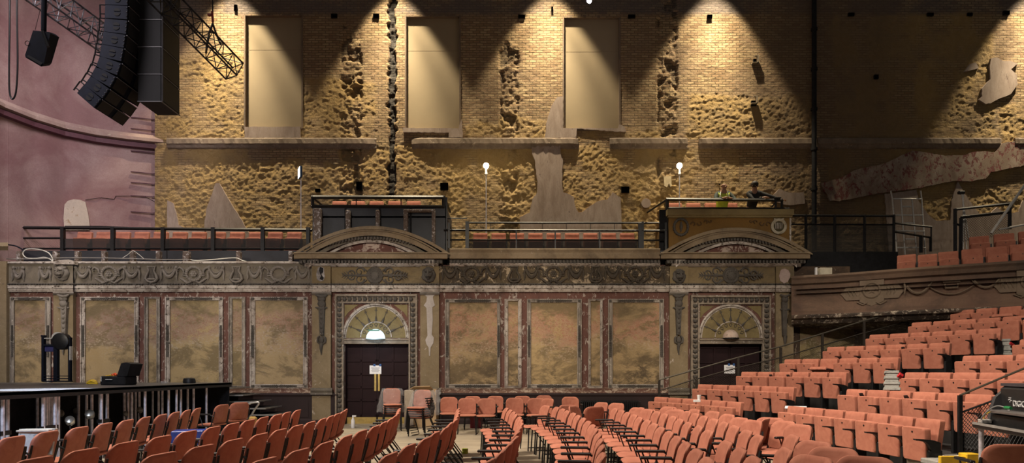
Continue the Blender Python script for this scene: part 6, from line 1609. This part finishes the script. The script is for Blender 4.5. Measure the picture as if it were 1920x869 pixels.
# wedge-like hung monitor
hs=thing('hanging_speaker','single dark speaker cabinet hanging from a clamp pole at the upper left','loudspeaker',(0,0,0))
YH=13.2
def HPt(px,py,dy=0): return P(px,py,YH+dy)
qa=[(62,57),(92,60),(94,63),(82,121),(77,125),(48,108),(47,103)]
vs=[HPt(a,b_) for a,b_ in qa]; rgt=[HPt(a,b_,.42) for a,b_ in [(62,57),(111,67),(111,70),(95,121),(90,124.5),(60,112),(54,104)]]
vs2=[HPt(a,b_,.45) for a,b_ in [(72,58),(104,64),(111,70),(97,118),(93,123),(66,112),(62,108)]]
n=len(vs); MB().add(vs+vs2,[tuple(range(n)),tuple(range(2*n-1,n-1,-1))]+[(i,(i+1)%n,n+(i+1)%n,n+i) for i in range(n)]).build('cabinet',M_['navy'],hs)
MB().add([HPt(50,106,-.012),HPt(76,122.5,-.012),HPt(80,118,-.012),HPt(53,103,-.012),HPt(50,106,-.0),HPt(76,122.5,-.0),HPt(80,118,-.0),HPt(53,103,-.0)],[(0,1,2,3),(7,6,5,4),(0,4,5,1),(1,5,6,2),(2,6,7,3),(3,7,4,0)]).build('grille',GRL,hs)
MB().tube([HPt(83,-10,.1),HPt(82,58,.1)],.05,8).build('clamp_pole',M_['navy'],hs)
MB().tube([HPt(80,58,-.03),HPt(90,88,-.03)],.03,5).build('yoke',BLACK,hs)
MB().torus(HPt(51.5,81,.0),.05,.008,14,4).build('safety_ring',BLACK,hs)
MB().tube([HPt(75,20,.1),HPt(70,40,.1),HPt(66,56,.1)],.006,4).tube([HPt(78,28,.1),HPt(77,45,.1),HPt(82,55,.1)],.008,4).build('safety_wire',BLACK,hs)
# trusses
def truss(name,a,b_,size,n,label,mat=BLACK,r=.024,cut=None):
    t=thing(name,label,'truss',(0,0,0)); a=Vector(a); b_=Vector(b_); d=(b_-a).normalized(); s=d.cross(Vector((0,0,1))).normalized(); u=s.cross(d).normalized()
    cs=[(-.5,.5),(.5,.5),(.5,-.5),(-.5,-.5)]
    L_=[[a+(b_-a)*k/n+s*x*size+u*z_*size for k in range(n+1)] for x,z_ in cs]
    for c_ in L_: MB().tube([c_[0],c_[-1]],r,6).build('chord',mat,t)
    for q in range(4):
        p,q2=L_[q],L_[(q+1)%4]; mb=MB()
        for k in range(n):
            mb.tube([p[k],q2[k+1]] if k%2==0 else [q2[k],p[k+1]],r*.55,5); mb.tube([p[k],q2[k]],r*.5,5)
        mb.tube([p[n],q2[n]],r*.6,5); mb.build('lacing',mat,t)
    return t
TRS=flat('worn_black_truss',(.03,.03,.034),.35,.6,.4,9)
truss('lighting_truss',P(250,-62,15.0),P(440,134,17.4),.46,9,'dark lattice truss ending at the brick wall beside the first boarded window',TRS)
truss('lighting_truss',P(-10,-75,14.6),P(215,88,17.4),.50,11,'dark lattice truss running behind the line array at the top left',flat('silvery_truss',(.16,.16,.18),.35,.8,.5,6))
ch=thing('chain_hoist','red chain hoist hook and black sling holding the right-hand truss','hoist',(0,0,0))
YT=16.9
def TP(px,py): return P(px,py,YT)
MB().tube([TP(398,-40),TP(399,24)],.018,5).build('chain',BLACK,ch)
mb=MB().tube([TP(398,22),TP(399,42)],.03,6); p=TP(393,28); mb.bbox(p.x-.05,p.x+.06,YT-.04,YT+.04,p.z-.03,p.z+.03,.01); mb.build('red_hook',flat('red_hook',(.22,.03,.015),.5),ch)
MB().tube([TP(399,44),TP(392,62),TP(386,100)],.028,5).tube([TP(399,44),TP(405,62),TP(414,84)],.028,5).build('sling',BLACK,ch)
cable('hanging_cable',[P(18.5,-20,14),P(18,60,14),P(17,130,14),P(18,172,14),P(23,186,14),P(30,172,14),P(33,120,14),P(32,40,14),P(32,-20,14)],.018,BLACK,'thin black cable hanging in a long loop at the far left')
# small pendant lamp in view at the top
c=P(1105,1,17.6); t=thing('stage_lantern','small bright violet-white lamp glaring at the top edge above the third boarded window','lamp',c,0)
MB().ball(c,.07,12,8).build('lit_lens',emit('violet_lamp',(.95,.8,1.0),60),t,smooth=True)
MB().lathe([(.09,.03),(.12,.25),(.08,.32)],16,Matrix.Translation(c)).build('lamp_housing',BLACK,t)
# ================================================================= LIGHTS
def spot(loc,target,energy,ang,blend,col,size=.08,name='wall_spot'):
    li=bpy.data.lights.new(name,'SPOT'); li.energy=energy; li.spot_size=math.radians(ang); li.spot_blend=blend; li.color=col; li.shadow_soft_size=size
    o=bpy.data.objects.new(name,li); o.location=loc; d=Vector(target)-Vector(loc); o.rotation_euler=d.to_track_quat('-Z','Y').to_euler(); C.objects.link(o); return o
WARM=(1.0,.83,.56)
SPOTE=2500; CORE=5000
for k,px in enumerate((436,741,1030,1337,1936)):
    b_=P(px,-100,DB); x=b_.x; z=b_.z; y=DB-1.0
    spot((x,y,z),(x,y+.12,z-6),SPOTE,62,.32,WARM)
    spot((x,y,z),(x,y+.75,z-7.0),CORE,40,.9,WARM,name='wall_spot_core')
def area(loc,target,energy,sx,sy,col,name='house_light',spread=180):
    li=bpy.data.lights.new(name,'AREA'); li.shape='RECTANGLE'; li.size=sx; li.size_y=sy; li.energy=energy; li.color=col; li.spread=math.radians(spread)
    o=bpy.data.objects.new(name,li); o.location=loc; d=Vector(target)-Vector(loc); o.rotation_euler=d.to_track_quat('-Z','Y').to_euler(); C.objects.link(o); return o
area((-6.5,8,11.5),(-1,9,0),820,2.2,2.2,(1,.85,.68),spread=92); area((1.0,6.5,12.5),(7,10.5,0),340,2.0,2.0,(1,.85,.68),spread=66)
[spot((x,3.0,7.6),(x*1.12,17.5,3.0),E_*1.6,31,.8,(1,.86,.68),.25,'arcade_spot') for x,E_ in ((-12.5,1700),(-9,1900),(-5.2,1900),(-1.3,1900),(2.6,1900),(6.5,1500),(10.5,700))]
area((-12,12.5,12.5),(-13.5,18,6),310,3,3,(1.0,.90,.92),'stage_wash',120)
spot((-8.6,9.9,8.5),(-7.35,9.75,1.2),26000,13,.3,(.8,.88,1.0),name='deck_strip_fill'); area((-5.2,3.2,3.0),(-8,10,.6),70,.8,.8,(.7,.8,1.0),'stage_leg_fill',100)  # added unseen lamps: one for the bright deck strip, one brightening the legs
W=bpy.data.worlds.new('world'); bpy.context.scene.world=W; W.use_nodes=True; bg=W.node_tree.nodes['Background']; bg.inputs[0].default_value=(.9,.8,.7,1); bg.inputs[1].default_value=.085
# ================================================================= CAMERA
cam=bpy.data.cameras.new('camera'); cam.sensor_width=36; cam.lens=F/1920*36; cam.shift_y=(HY-434.5)/1920; cam.shift_x=0; cam.clip_end=100
co=bpy.data.objects.new('camera',cam); co.location=(0,0,EYE); co.rotation_euler=(PI/2,0,0); C.objects.link(co)
S=bpy.context.scene; S.camera=co; S.view_settings.view_transform='Standard'; S.view_settings.look='None'; S.view_settings.exposure=0; S.view_settings.gamma=1; S.view_settings.use_curve_mapping=False
for o in bpy.data.objects:
    if '_w' in o: del o['_w']
